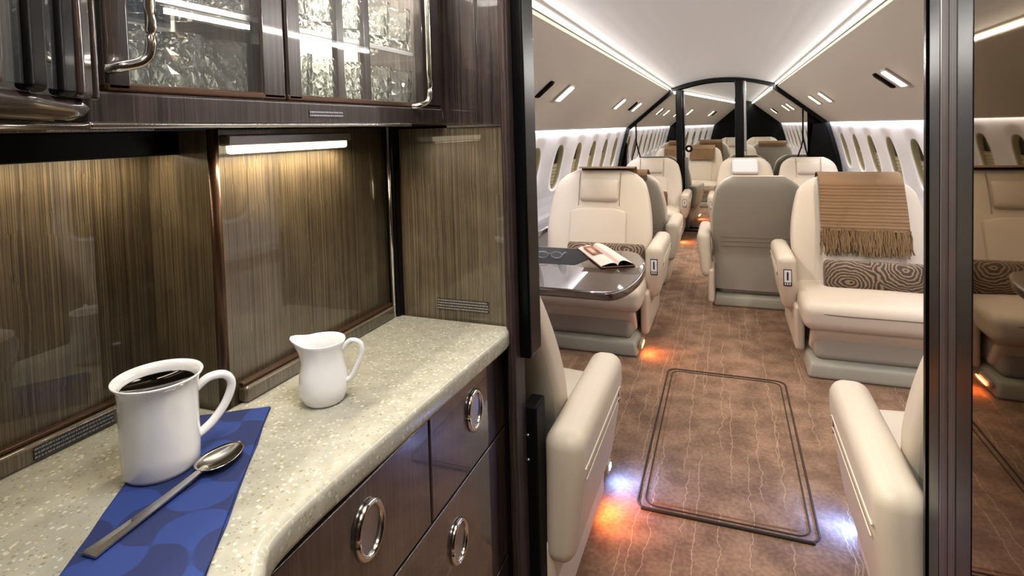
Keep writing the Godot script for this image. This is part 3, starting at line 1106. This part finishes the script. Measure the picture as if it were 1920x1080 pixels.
# ------------------------------------------------------------------ galley shell
func build_galley_shell():
	var fw = struct("wall_bulkhead", "glossy dark veneer bulkhead between galley and cabin")
	# left part, pierced by nothing, with a satin line at eye height
	part("upper_panel", box(Vector3(0.88, 0.72, 0.05)), M.veneer, fw, Vector3(-0.915, 1.725, BULK - 0.025))
	part("lower_panel", box(Vector3(0.88, 1.359, 0.05)), M.splash, fw, Vector3(-0.915, 0.6795, BULK - 0.025))
	part("seam_strip", box(Vector3(0.14, 0.005, 0.004)), M.chrome, fw, Vector3(-0.55, 1.362, BULK + 0.001))
	part("right_panel", box(Vector3(1.1, 2.1, 0.05)), M.veneer, fw, Vector3(0.95, 1.05, BULK - 0.025))
	part("header", box(Vector3(0.9, 0.3, 0.05)), M.veneer, fw, Vector3(-0.05, 1.99, BULK - 0.025))
	for q in [[-1.36, -0.476], [0.346, 1.26]]:
		part("cabin_face", box(Vector3(q[1] - q[0], 1.9, 0.012)), M.smoke, fw, Vector3((q[0] + q[1]) / 2, 0.95, BULK - 0.057))
	# left door jamb
	var j = struct("trim_3", "dark glossy left jamb of the galley doorway")
	part("casing", rbox(Vector3(0.020, 2.0, 0.07), 0.008, 3), M.trimwood, j, Vector3(-0.463, 1.0, BULK - 0.005))
	part("reveal", rbox(Vector3(0.030, 1.24, 0.08), 0.006, 2), M.black, j, Vector3(-0.441, 1.44, BULK - 0.045))
	part("kick_post", rbox(Vector3(0.036, 0.69, 0.07), 0.006, 2), M.blackmat, j, Vector3(-0.447, 0.345, BULK - 0.075))
	for y in [0.62, 0.56]:
		part("rivet", lathe([[0.0, 0.004], [0.003, 0.003], [0.004, 0.0]], 10), M.steel, j, Vector3(-0.452, y, BULK - 0.040), Vector3(PI / 2, 0, 0))
	# right jamb, moulded, then the bronze mirror running forward
	var r = struct("trim_4", "dark moulded right jamb of the galley doorway")
	part("black_fillet", rbox(Vector3(0.06, 2.1, 0.055), 0.003, 2), M.black, r, Vector3(0.376, 1.05, -1.205))
	part("chrome_bead", rbox(Vector3(0.055, 2.1, 0.004), 0.0015, 2), M.steel, r, Vector3(0.373, 1.05, -1.172))
	part("veneer_fillet", rbox(Vector3(0.06, 2.1, 0.036), 0.003, 2), M.trimwood, r, Vector3(0.374, 1.05, -1.148))
	part("veneer_fillet", rbox(Vector3(0.06, 2.1, 0.034), 0.003, 2), M.trimwood, r, Vector3(0.374, 1.05, -1.112))
	part("black_fillet", rbox(Vector3(0.06, 2.1, 0.062), 0.003, 2), M.black, r, Vector3(0.374, 1.05, -1.062))
	var mr = struct("wall_mirror", "bronze-tinted mirror panel right of the doorway")
	part("mirror", box(Vector3(0.02, 2.1, 0.92)), M.mirror, mr, Vector3(0.355, 1.05, -0.57))
	part("backing", box(Vector3(0.06, 2.1, 2.3)), M.veneer, mr, Vector3(0.40, 1.05, 0.02))
	# the rest of the vestibule, behind the camera
	var wl = struct("wall_galley", "striped glossy veneer back wall of the galley")
	part("back_panel", box(Vector3(0.05, 2.1, 1.9)), M.splash, wl, Vector3(-0.96, 1.05, 0.25))
	part("step_return", box(Vector3(0.15, 1.364, 0.512)), M.splash, wl, Vector3(-0.862, 0.682, -0.942))
	part("corner_bead", tube([Vector3(-0.790, 0.9, -0.692), Vector3(-0.790, 1.365, -0.692)], 0.009, 10), M.bronze, wl)
	part("niche_pelmet", rbox(Vector3(0.014, 0.040, 0.98), 0.003, 2), M.black, wl, Vector3(-0.866, 1.344, -0.195))
	part("chrome_bead", tube([Vector3(-0.928, 0.9, -0.694), Vector3(-0.928, 1.365, -0.694)], 0.007, 10), M.chrome, wl)
	part("corner_post", rbox(Vector3(0.03, 0.47, 0.03), 0.008, 3), M.black, wl, Vector3(-0.768, 1.132, -1.187))
	part("chrome_bead", tube([Vector3(-0.764, 0.9, -1.166), Vector3(-0.764, 1.365, -1.166)], 0.005, 10), M.chrome, wl)
	# trim rails along the foot of the back wall
	for d in [[-0.925, 0.55, -0.70], [-0.772, -0.71, -1.17]]:
		var ln: float = d[1] - d[2]
		part("foot_rail", rbox(Vector3(0.022, 0.028, ln), 0.006, 2), M.splash, wl, Vector3(d[0], 0.914, (d[1] + d[2]) / 2))
		part("foot_bead", rbox(Vector3(0.012, 0.006, ln), 0.002, 2), M.bronze, wl, Vector3(d[0] - 0.002, 0.932, (d[1] + d[2]) / 2))
	var bw = struct("wall_rear", "veneer wall behind the galley")
	part("panel", box(Vector3(1.5, 2.1, 0.05)), M.veneer, bw, Vector3(-0.3, 1.05, 1.17))
	var vc = struct("ceiling_galley", "pale ceiling of the galley")
	part("panel", box(Vector3(1.5, 0.05, 2.45)), M.ceiling, vc, Vector3(-0.3, 2.1, 0.0))
	# galley ceiling lamps, above and behind the camera
	for z in [-0.55, 0.35]:
		var t = thing("ceiling_lamp", "square galley ceiling lamp %s" % ("above the worktop" if z < 0 else "behind the viewer"), "lamp", Vector3(-0.18, 2.07, z), 0.0, "galley ceiling lamps")
		part("frame", rbox(Vector3(0.46, 0.02, 0.46), 0.006, 2), M.steel, t)
		part("diffuser", rbox(Vector3(0.42, 0.012, 0.42), 0.004, 2), M.strip, t, Vector3(0, -0.012, 0))
		area(t.position + Vector3(0, -0.022, 0), Vector3.DOWN, Vector3(1, 0, 0), Vector2(0.4, 0.4), 1.5, Color(1.0, 0.98, 0.96), t)

# ------------------------------------------------------------------ galley furniture
func oval_pull(parent, at: Vector3):
	# oval flush pull facing +x: chrome rim and dished steel plate
	var hz := 0.030
	var hy := 0.038
	var ring := []
	for k in 33:
		var a := TAU * k / 32
		ring.append(Vector3(0.003, sin(a) * hy, cos(a) * hz))
	var h = part("pull", tube(ring, 0.0052, 8, 1.0, Vector3(1, 0, 0)), M.chrome, parent, at)
	var rows := []
	for i in 7:
		var f := i / 6.0
		var row := []
		for j in 32:
			var a := TAU * j / 32
			row.append(Vector3(0.0008 + 0.0022 * f * f, sin(a) * hy * f, cos(a) * hz * f))
		rows.append(row)
	part("dish", sheet(rows, true), M.steel, h)

func build_galley():
	# worktop
	var poly := PackedVector2Array()
	var edge := curve([Vector2(-0.40, 0.55), Vector2(-0.40, -0.20), Vector2(-0.415, -0.345), Vector2(-0.448, -0.425), Vector2(-0.478, -0.468), Vector2(-0.486, -0.52), Vector2(-0.485, -0.64), Vector2(-0.475, -0.88), Vector2(-0.463, -1.15)], 5)
	for p in edge: poly.append(p)
	for p in [Vector2(-0.466, -1.192), Vector2(-0.76, -1.197), Vector2(-0.775, -1.17), Vector2(-0.784, -0.684), Vector2(-0.932, -0.682), Vector2(-0.932, 0.55)]: poly.append(p)
	var w = part("worktop", slab(poly, 0.856, 0.90, 0.012, plan, 4), M.stone, null)
	meta(w, "pale speckled stone galley worktop with a rounded front edge", "worktop")
	# base cabinet under it
	var c = thing("base_cabinet", "glossy dark veneer galley base cabinet with oval chrome pulls", "cabinet", Vector3.ZERO)
	var body := PackedVector2Array([Vector2(-0.43, 0.5), Vector2(-0.43, -0.30), Vector2(-0.445, -0.385), Vector2(-0.49, -0.45), Vector2(-0.508, -0.49), Vector2(-0.508, -1.195), Vector2(-0.783, -1.195), Vector2(-0.783, -0.68), Vector2(-0.93, -0.68), Vector2(-0.93, 0.5)])
	part("body", slab(body, 0.0, 0.8555, 0.003, plan, 1), M.veneer, c)
	var fr := [["drawer", -0.475, -0.8405, 0.665, 0.852, Vector3(0, 0.78, -0.661)], ["drawer", -0.8455, -1.192, 0.665, 0.852, Vector3(0, 0.78, -1.024)], ["drawer", -0.682, -1.192, 0.36, 0.660, Vector3(0, 0.566, -0.937)], ["drawer", -0.475, -0.677, 0.36, 0.660, null], ["drawer", -0.475, -1.192, 0.06, 0.355, Vector3(0, 0.24, -0.83)]]
	for d in fr:
		var ln: float = d[1] - d[2]
		var hh: float = d[4] - d[3]
		var o = part(d[0], rbox(Vector3(0.018, hh, ln), 0.003, 2), M.veneer, c, Vector3(-0.499, (d[3] + d[4]) / 2, (d[1] + d[2]) / 2))
		if d[5] != null: oval_pull(o, d[5] - o.position + Vector3(-0.490, 0, 0))
	part("end_stile", rbox(Vector3(0.022, 0.85, 0.012), 0.003, 2), M.black, c, Vector3(-0.494, 0.425, -1.197))
	# under-cabinet light strips
	for d in [[-0.742, -0.70, -1.0, 1.326, "white light strip under the glass-fronted cabinet"], [-0.878, -0.30, -0.66, 1.334, "light strip hidden under the cabinet above the mug"]]:
		var ln: float = d[1] - d[2]
		var t = thing("under_cabinet_light", d[4], "light strip", Vector3(d[0] - 0.022, d[3] + 0.006, (d[1] + d[2]) / 2))
		part("channel", rbox(Vector3(0.022, 0.018, ln + 0.02), 0.003, 2), M.steel, t, Vector3(0, 0.014, 0))
		part("diffuser", rbox(Vector3(0.018, 0.018, ln), 0.005, 2), M.under, t)
		area(t.position + Vector3(0.004, -0.012, 0), Vector3(0.05, -1, 0), Vector3(0, 0, 1), Vector2(ln, 0.016), 0.16 if d[0] > -0.8 else 0.09, Color(1.0, 0.92, 0.78), t)
	upper_cabinet()
	corner_cabinet()
	placards()

func upper_cabinet():
	var c = thing("wall_cabinet", "dark veneer wall cabinet with glass doors full of cut tumblers", "cabinet", Vector3.ZERO)
	var zl := -0.392
	var zr := -1.192
	var x0 := -0.925
	var xf := -0.645
	var zc := (zl + zr) / 2
	var ln := zl - zr
	part("bottom", box(Vector3(xf - x0, 0.028, ln)), M.veneer, c, Vector3((x0 + xf) / 2, 1.382, zc))
	part("top", box(Vector3(xf - x0, 0.03, ln)), M.veneer, c, Vector3((x0 + xf) / 2, 2.05, zc))
	part("back_liner", box(Vector3(0.01, 0.64, ln)), M.silverback, c, Vector3(-0.85, 1.72, zc))
	part("side", box(Vector3(xf - x0, 0.68, 0.02)), M.veneer, c, Vector3((x0 + xf) / 2, 1.72, zr + 0.01))
	part("side", box(Vector3(xf - x0, 0.68, 0.012)), M.veneer, c, Vector3((x0 + xf) / 2, 1.72, zl - 0.006))
	part("divider", box(Vector3(0.19, 0.62, 0.03)), M.veneer, c, Vector3(-0.745, 1.71, -0.69))
	part("glass_shelf", rbox(Vector3(0.19, 0.008, 0.27), 0.002, 2), M.pane, c, Vector3(-0.747, 1.523, -0.54))
	part("glass_shelf", rbox(Vector3(0.19, 0.008, 0.45), 0.002, 2), M.pane, c, Vector3(-0.747, 1.523, -0.945))
	part("shelf_edge", rbox(Vector3(0.004, 0.009, 0.25), 0.001, 1), M.china, c, Vector3(-0.651, 1.523, -0.54))
	part("shelf_edge", rbox(Vector3(0.004, 0.009, 0.44), 0.001, 1), M.china, c, Vector3(-0.651, 1.523, -0.945))
	part("blue_liner", box(Vector3(0.006, 0.09, 0.235)), M.cobalt, c, Vector3(-0.843, 1.575, -0.55))
	part("blue_liner", box(Vector3(0.006, 0.05, 0.235)), M.cobalt, c, Vector3(-0.843, 1.492, -0.55))
	part("pelmet", rbox(Vector3(0.024, 0.036, ln), 0.004, 2), M.veneer, c, Vector3(-0.632, 1.386, zc))
	part("chrome_lip", rbox(Vector3(0.008, 0.006, ln - 0.16), 0.002, 2), M.chrome, c, Vector3(-0.619, 1.3665, zc + 0.08))
	part("corner_round", tube([Vector3(-0.632, 1.37, zr + 0.012), Vector3(-0.632, 2.05, zr + 0.012)], 0.014, 12), M.veneer, c)
	# interior lamp strip
	part("lamp_strip", rbox(Vector3(0.02, 0.01, 0.7), 0.003, 1), M.under, c, Vector3(-0.70, 2.025, zc))
	area(Vector3(-0.70, 2.016, zc), Vector3.DOWN, Vector3(0, 0, 1), Vector2(0.7, 0.02), 5.5, Color(1.0, 0.96, 0.9), c)
	# doors: four frame members, a pane and a bowed pull
	for d in [["glass_door", -0.414, -0.680, -0.443, -0.634, -0.447, 1.428], ["glass_door", -0.684, -1.186, -0.716, -1.094, -1.075, 1.405]]:
		var fr := PackedVector2Array()
		var dz: float = d[1] - d[2]
		var door := Node3D.new()
		door.name = d[0]
		c.add_child(door, true)
		part("stile", rbox(Vector3(0.022, 0.64, d[1] - d[3]), 0.004, 2), M.veneer, door, Vector3(-0.632, 1.724, (d[1] + d[3]) / 2))
		part("stile", rbox(Vector3(0.022, 0.64, d[4] - d[2]), 0.004, 2), M.veneer, door, Vector3(-0.632, 1.724, (d[4] + d[2]) / 2))
		part("rail", rbox(Vector3(0.022, 0.05, dz), 0.004, 2), M.veneer, door, Vector3(-0.632, 2.02, (d[1] + d[2]) / 2))
		part("rail", rbox(Vector3(0.022, 0.010, dz), 0.003, 2), M.bronze, door, Vector3(-0.632, 1.409, (d[1] + d[2]) / 2))
		part("glass", box(Vector3(0.004, 0.59, d[3] - d[4])), M.pane, door, Vector3(-0.634, 1.706, (d[3] + d[4]) / 2))
		var hz: float = d[5]
		var hy: float = d[6]
		var back_z_: float = hz + 0.030
		var pts := [Vector3(-0.622, hy, back_z_), Vector3(-0.608, hy + 0.002, back_z_ - 0.006), Vector3(-0.598, hy + 0.010, hz + 0.006), Vector3(-0.594, hy + 0.028, hz), Vector3(-0.594, hy + 0.09, hz), Vector3(-0.594, hy + 0.30, hz), Vector3(-0.594, hy + 0.52, hz), Vector3(-0.600, hy + 0.55, hz + 0.006), Vector3(-0.622, hy + 0.56, back_z_)]
		part("pull", tube(curve(pts, 5), 0.0058, 10), M.chrome, door)
	part("fixed_pane", box(Vector3(0.004, 0.60, 0.02)), M.pane, c, Vector3(-0.634, 1.71, -0.403))
	for z in [-0.838, -0.918]:
		part("mullion", rbox(Vector3(0.012, 0.60, 0.022), 0.003, 2), M.veneer, c, Vector3(-0.646, 1.71, z))
	# tumblers: solid glass with a thick cut foot
	var tm := cut_tumbler()
	rng.seed = 23
	var spots := []
	for row in 2:
		for k in 3: spots.append([-0.675 - row * 0.080, -0.468 - k * 0.073 - row * 0.008, 1.396])
		for k in 5: spots.append([-0.675 - row * 0.080, -0.752 - k * 0.080 - row * 0.01, 1.396])
		for k in 3: spots.append([-0.675 - row * 0.080, -0.470 - k * 0.073, 1.528])
		for k in 5: spots.append([-0.675 - row * 0.080, -0.750 - k * 0.081, 1.528])
	var wd := ["first", "second", "third", "fourth", "fifth"]
	for i in spots.size():
		var s = spots[i]
		var left: bool = s[1] > -0.7
		var k := int(round(((-0.468 if left else -0.752) - s[1]) / (0.073 if left else 0.08)))
		var lb := "%s row cut tumbler, %s from left, %s, behind the %s glass door" % ["front" if s[0] > -0.7 else "back", wd[clampi(k, 0, 4)], "on the cabinet floor" if s[2] < 1.45 else "on the glass shelf", "left" if left else "right"]
		var o = part("tumbler", tm, M.glass, null, Vector3(s[0], s[2] + 0.0005, s[1]), Vector3(0, rng.randf() * TAU, 0))
		meta(o, lb, "glass", "cut glass tumblers in the wall cabinet")
	# little stack of white china behind the narrow fixed pane
	for k in 6:
		var o = part("saucer", lathe([[0.001, 0.0], [0.022, 0.0], [0.030, 0.006], [0.0335, 0.012], [0.033, 0.0135], [0.029, 0.008], [0.021, 0.004], [0.001, 0.004]], 32), M.china, null, Vector3(-0.70, 1.3965 + k * 0.0095, -0.425))
		meta(o, "white saucer in the small stack behind the narrow pane, number %d from the bottom" % (k + 1) if false else "white saucer, %s of the small stack behind the narrow glass pane" % ["lowest", "second from the bottom", "third from the bottom", "third from the top", "second from the top", "topmost"][k], "saucer", "white saucers stacked behind the narrow pane")

func cut_tumbler() -> ArrayMesh:
	# faceted diamond-cut body, thick foot, smooth inner wall
	var n := 20
	var rows := []
	var ys := [0.0, 0.002, 0.012, 0.024, 0.036, 0.048, 0.060, 0.070, 0.082, 0.089]
	for i in ys.size():
		var y: float = ys[i]
		var r := 0.0295 + 0.055 * y
		if i == 0: r -= 0.003
		var row := []
		for j in n:
			var a := TAU * (j + (0.5 if i % 2 else 0.0)) / n
			var cut := 0.0016 * (1 if (i + j) % 2 else -1) if i > 1 and i < 7 else 0.0
			row.append(Vector3(cos(a) * (r + cut), y, sin(a) * (r + cut)))
		rows.append(row)
	for p in [[0.0325, 0.089], [0.0305, 0.05], [0.0285, 0.020], [0.018, 0.016], [0.001, 0.016]]:
		var row := []
		for j in n: row.append(Vector3(cos(TAU * j / n) * p[0], p[1], sin(TAU * j / n) * p[0]))
		rows.append(row)
	return sheet(rows, true, false)

func corner_cabinet():
	# the near cabinet swings out towards the aisle
	var c = thing("corner_cabinet", "glossy dark cabinet with a bowed front at the left edge", "cabinet", Vector3.ZERO)
	var fr := [Vector2(-0.612, -0.388), Vector2(-0.595, -0.372), Vector2(-0.555, -0.325), Vector2(-0.515, -0.278), Vector2(-0.475, -0.215), Vector2(-0.45, -0.13), Vector2(-0.44, 0.0)]
	var fc := curve(fr, 4)
	# lower bowed skirt and door of upright staves
	var sk := []
	for p in [[1.372, 0.016], [1.376, 0.004], [1.384, -0.002], [1.392, 0.004], [1.396, 0.014]]:
		var row := []
		for q in fc: row.append(Vector3(q.x - p[1], p[0], q.y + p[1] * 0.4))
		sk.append(row)
	part("bowed_skirt", sheet(sk), M.veneer, c)
	var bodyp := PackedVector2Array()
	for q in fc: bodyp.append(q + Vector2(-0.03, 0.012))
	bodyp.append(Vector2(-0.92, 0.0)); bodyp.append(Vector2(-0.92, -0.388))
	part("floor_panel", slab(bodyp, 1.372, 1.394, 0.002, plan, 1), M.veneer, c)
	part("ceiling_panel", slab(bodyp, 2.03, 2.06, 0.002, plan, 1), M.veneer, c)
	part("chrome_lip", tube([Vector3(-0.619, 1.3665, -0.39), Vector3(-0.60, 1.3665, -0.26), Vector3(-0.60, 1.3665, 0.0)], 0.004, 8), M.chrome, c)
	# staves and panes along the bow
	var kinds := ["s", "b", "s", "b", "g", "b", "g", "s", "g", "g", "g", "s"]
	for i in kinds.size():
		var a: Vector2 = fc[mini(i * 2, fc.size() - 1)]
		var b: Vector2 = fc[mini(i * 2 + 2, fc.size() - 1)]
		var mid := (a + b) / 2
		var d := b - a
		var ang := atan2(d.x, d.y)
		var len_ := d.length()
		if kinds[i] == "g":
			part("glass", box(Vector3(0.004, 0.63, len_)), M.pane, c, Vector3(mid.x, 1.712, mid.y), Vector3(0, ang, 0))
		else:
			part("stave", rbox(Vector3(0.022 if kinds[i] == "s" else 0.014, 0.64, len_ * 0.98), 0.006, 3), M.veneer if kinds[i] == "s" else M.black, c, Vector3(mid.x, 1.712, mid.y), Vector3(0, ang, 0))
	part("back_liner", box(Vector3(0.01, 0.64, 0.36)), M.silverback, c, Vector3(-0.86, 1.71, -0.2))

func placards():
	var data := [["text_placard", Vector3(-0.6195, 1.385, -0.768), Vector3(0.001, 0.011, 0.084), 2, 400, 60, Color(0.75, 0.77, 0.8), Color(0.10, 0.07, 0.065), "small two-line text placard under the right glass door", 0],
		["text_placard", Vector3(-0.594, 0.934, -1.1985), Vector3(0.135, 0.026, 0.001), 4, 500, 100, Color(0.62, 0.62, 0.60), Color(0.17, 0.14, 0.11), "small grey text placard on the bulkhead above the worktop's far end", 1],
		["text_placard", Vector3(-0.913, 0.914, -0.535), Vector3(0.001, 0.018, 0.11), 3, 460, 80, Color(0.6, 0.62, 0.66), Color(0.13, 0.10, 0.08), "small text placard on the back wall rail beside the mug", 0]]
	for d in data:
		var m := mat(Color.WHITE, 0.5)
		m.albedo_texture = tex(print_image(60 + d[3], d[4], d[5], d[3], d[6], d[7]))
		var st := begin(false)
		var s: Vector3 = d[2] / 2.0
		if d[9] == 0:
			quad(st, Vector3(s.x, s.y, s.z), Vector3(s.x, s.y, -s.z), Vector3(s.x, -s.y, -s.z), Vector3(s.x, -s.y, s.z))
			quad(st, Vector3(-s.x, s.y, s.z), Vector3(-s.x, -s.y, s.z), Vector3(-s.x, -s.y, -s.z), Vector3(-s.x, s.y, -s.z))
		else:
			quad(st, Vector3(-s.x, s.y, s.z), Vector3(s.x, s.y, s.z), Vector3(s.x, -s.y, s.z), Vector3(-s.x, -s.y, s.z))
			quad(st, Vector3(-s.x, s.y, -s.z), Vector3(-s.x, -s.y, -s.z), Vector3(s.x, -s.y, -s.z), Vector3(s.x, s.y, -s.z))
		var o = part(d[0], finish(st), m, null, d[1])
		meta(o, d[8], "placard", "text placards in the galley")

# ------------------------------------------------------------------ things on the worktop
func build_tableware():
	var top := 0.90
	# napkin: a folded strip of blue linen, three layers
	var a := Vector2(-0.712, -0.712)
	var dir := Vector2(0.565, 0.825).normalized()
	var side := Vector2(-dir.y, dir.x)
	var nap = thing("napkin", "folded royal blue linen napkin under the white mug", "napkin", Vector3.ZERO)
	var lay := [[0.0, 0.0, 0.0, 0.150, 0.46], [0.0022, 0.003, 0.002, 0.147, 0.457], [0.0044, 0.006, 0.001, 0.145, 0.454]]
	for l in lay:
		var o: Vector2 = a + dir * l[1] + side * l[2]
		var wv := PackedVector2Array()
		var corners := [o, o + dir * l[4], o + dir * l[4] + side * l[3], o + side * l[3]]
		for i in 4:
			var p: Vector2 = corners[i]
			var q: Vector2 = corners[(i + 1) % 4]
			for k in 8:
				var pt := p.lerp(q, k / 8.0)
				wv.append(pt + side * 0.0012 * sin(k * 2.3 + i + l[0] * 900.0) + dir * 0.001 * sin(k * 1.9))
		part("fold", slab(wv, top + l[0], top + l[0] + 0.0021, 0.0010, plan, 2), M.napkin, nap)
	var nt := top + 0.0066
	# mug
	var mp := Vector3(-0.722, nt, -0.527)
	var mug = thing("mug", "tall white china mug of black coffee standing on the blue napkin", "mug", mp)
	var prof := [[0.001, 0.004], [0.036, 0.003], [0.040, 0.0], [0.0435, 0.001], [0.0455, 0.006], [0.0460, 0.03], [0.0462, 0.09], [0.0468, 0.112], [0.0490, 0.121], [0.0525, 0.126], [0.0535, 0.128], [0.0525, 0.1295], [0.0490, 0.127], [0.0455, 0.121], [0.0438, 0.112], [0.0435, 0.03], [0.040, 0.010], [0.001, 0.008]]
	part("body", lathe(prof, 64), M.china, mug)
	mug.scale = Vector3(1.02, 0.98, 1.02)
	var hp := curve([Vector3(0.044, 0.096, 0), Vector3(0.060, 0.106, 0), Vector3(0.080, 0.104, 0), Vector3(0.089, 0.088, 0), Vector3(0.080, 0.062, 0), Vector3(0.062, 0.040, 0), Vector3(0.044, 0.028, 0)], 6)
	var hd = part("handle", tube(hp, 0.0058, 12, 1.0, Vector3(0, 0, 1)), M.china, mug)
	hd.scale = Vector3(1, 1, 1.25)
	mug.rotation.y = deg_to_rad(62)
	var cof = part("coffee", lathe([[0.0, 0.0], [0.0437, 0.0], [0.0437, 0.003], [0.0432, 0.0022], [0.0, 0.0022]], 48), M.coffee, null, mp + Vector3(0, 0.111, 0))
	meta(cof, "black coffee filling the white mug", "coffee")
	# cream jug
	var jp := Vector3(-0.644, top, -0.762)
	var jug = thing("cream_jug", "small white china cream jug with a spout and looped handle", "jug", jp)
	var jprof := [[0.001, 0.003], [0.026, 0.002], [0.030, 0.0], [0.034, 0.004], [0.0395, 0.018], [0.0405, 0.034], [0.038, 0.052], [0.0345, 0.070], [0.034, 0.085], [0.0365, 0.098], [0.0385, 0.103], [0.0378, 0.1045], [0.0350, 0.099], [0.032, 0.085], [0.032, 0.07], [0.036, 0.05], [0.038, 0.034], [0.036, 0.018], [0.028, 0.008], [0.001, 0.007]]
	var rows := []
	for p in jprof:
		var row := []
		for j in 64:
			var an := TAU * j / 64
			var r: float = p[0]
			var y: float = p[1]
			# pull the lip into a spout on -x
			var dd := PI - absf(an - PI)
			var sp := exp(-pow((PI - dd) / 0.42, 2.0)) * smoothstep(0.066, 0.104, y)
			var rr := r + 0.016 * sp
			row.append(Vector3(cos(an) * rr, y + 0.006 * sp, sin(an) * rr))
		rows.append(row)
	part("body", sheet(rows, true), M.china, jug)
	var jh := curve([Vector3(0.034, 0.088, 0), Vector3(0.048, 0.102, 0), Vector3(0.064, 0.098, 0), Vector3(0.067, 0.080, 0), Vector3(0.056, 0.055, 0), Vector3(0.048, 0.040, 0), Vector3(0.039, 0.034, 0)], 6)
	part("handle", tube(jh, 0.0042, 10, 1.0, Vector3(0, 0, 1)), M.china, jug)
	jug.rotation.y = deg_to_rad(20)
	# spoon
	var p0 := Vector3(-0.641, nt, -0.380)
	var p1 := Vector3(-0.652, nt, -0.588)
	var sd := (p1 - p0)
	var sl := sd.length()
	var spn = thing("teaspoon", "polished steel teaspoon lying on the blue napkin", "spoon", p0, atan2(-sd.z, sd.x))
	var hr := []
	for k in 15:
		var u := k / 14.0
		var x := u * (sl - 0.055)
		var y := 0.0035 + 0.007 * pow(u, 2.0) 
		var hw := lerpf(0.0115, 0.0042, pow(u, 0.6))
		var th := 0.0014
		hr.append([Vector3(x, y - th, -hw), Vector3(x, y + th * 0.5, -hw), Vector3(x, y + th, 0), Vector3(x, y + th * 0.5, hw), Vector3(x, y - th, hw)])
	part("handle", sheet(hr, true, false, true), M.chrome, spn)
	var bwr := []
	for layer in [0, 1]:
		for i in 9:
			var f := (i / 8.0) if layer == 0 else 1.0 - i / 8.0
			var row := []
			for j in 32:
				var an := TAU * j / 32
				var ex := cos(an) * 0.036 * f
				var ez := sin(an) * 0.0245 * f * (1.0 - 0.16 * cos(an))
				row.append(Vector3(sl - 0.030 + ex, 0.0016 + 0.0085 * f * f + (0.0013 if layer == 0 else 0.0), ez))
			bwr.append(row)
	part("bowl", sheet(bwr, true), M.chrome, spn)

# ------------------------------------------------------------------ everything
func _ready():
	rng.seed = 1
	# camera: level-ish wide lens with a downward shift, turned 21 degrees left of the cabin axis
	var cam := Camera3D.new()
	cam.name = "camera"
	add_child(cam)
	cam.projection = Camera3D.PROJECTION_FRUSTUM
	cam.near = 0.05
	cam.far = 60.0
	var fpx := 1057.03
	cam.size = cam.near * 1080.0 / fpx
	cam.frustum_offset = Vector2(0, -cam.near * (540.0 - 286.42) / fpx)
	var right := Vector3(0.934541, -0.028288, -0.354726)
	var down := Vector3(-0.011711, -0.998820, 0.0478)
	right = right.normalized()
	down = (down - right * down.dot(right)).normalized()
	cam.transform = Transform3D(Basis(right, -down, right.cross(-down)), Vector3(0, 1.35, 0))
	cam.current = true
	var we := WorldEnvironment.new()
	var env := Environment.new()
	env.background_mode = Environment.BG_COLOR
	env.background_color = Color(0.10, 0.11, 0.12)
	env.tonemap_mode = Environment.TONE_MAPPER_LINEAR
	env.tonemap_exposure = 1.0
	env.sdfgi_enabled = true
	env.ssao_enabled = true
	env.ssil_enabled = true
	we.environment = env
	add_child(we)
	build_materials()
	build_cabin()
	build_galley_shell()
	build_cabin_lights()
	build_dividers()
	build_seats()
	build_table()
	build_galley()
	build_tableware()
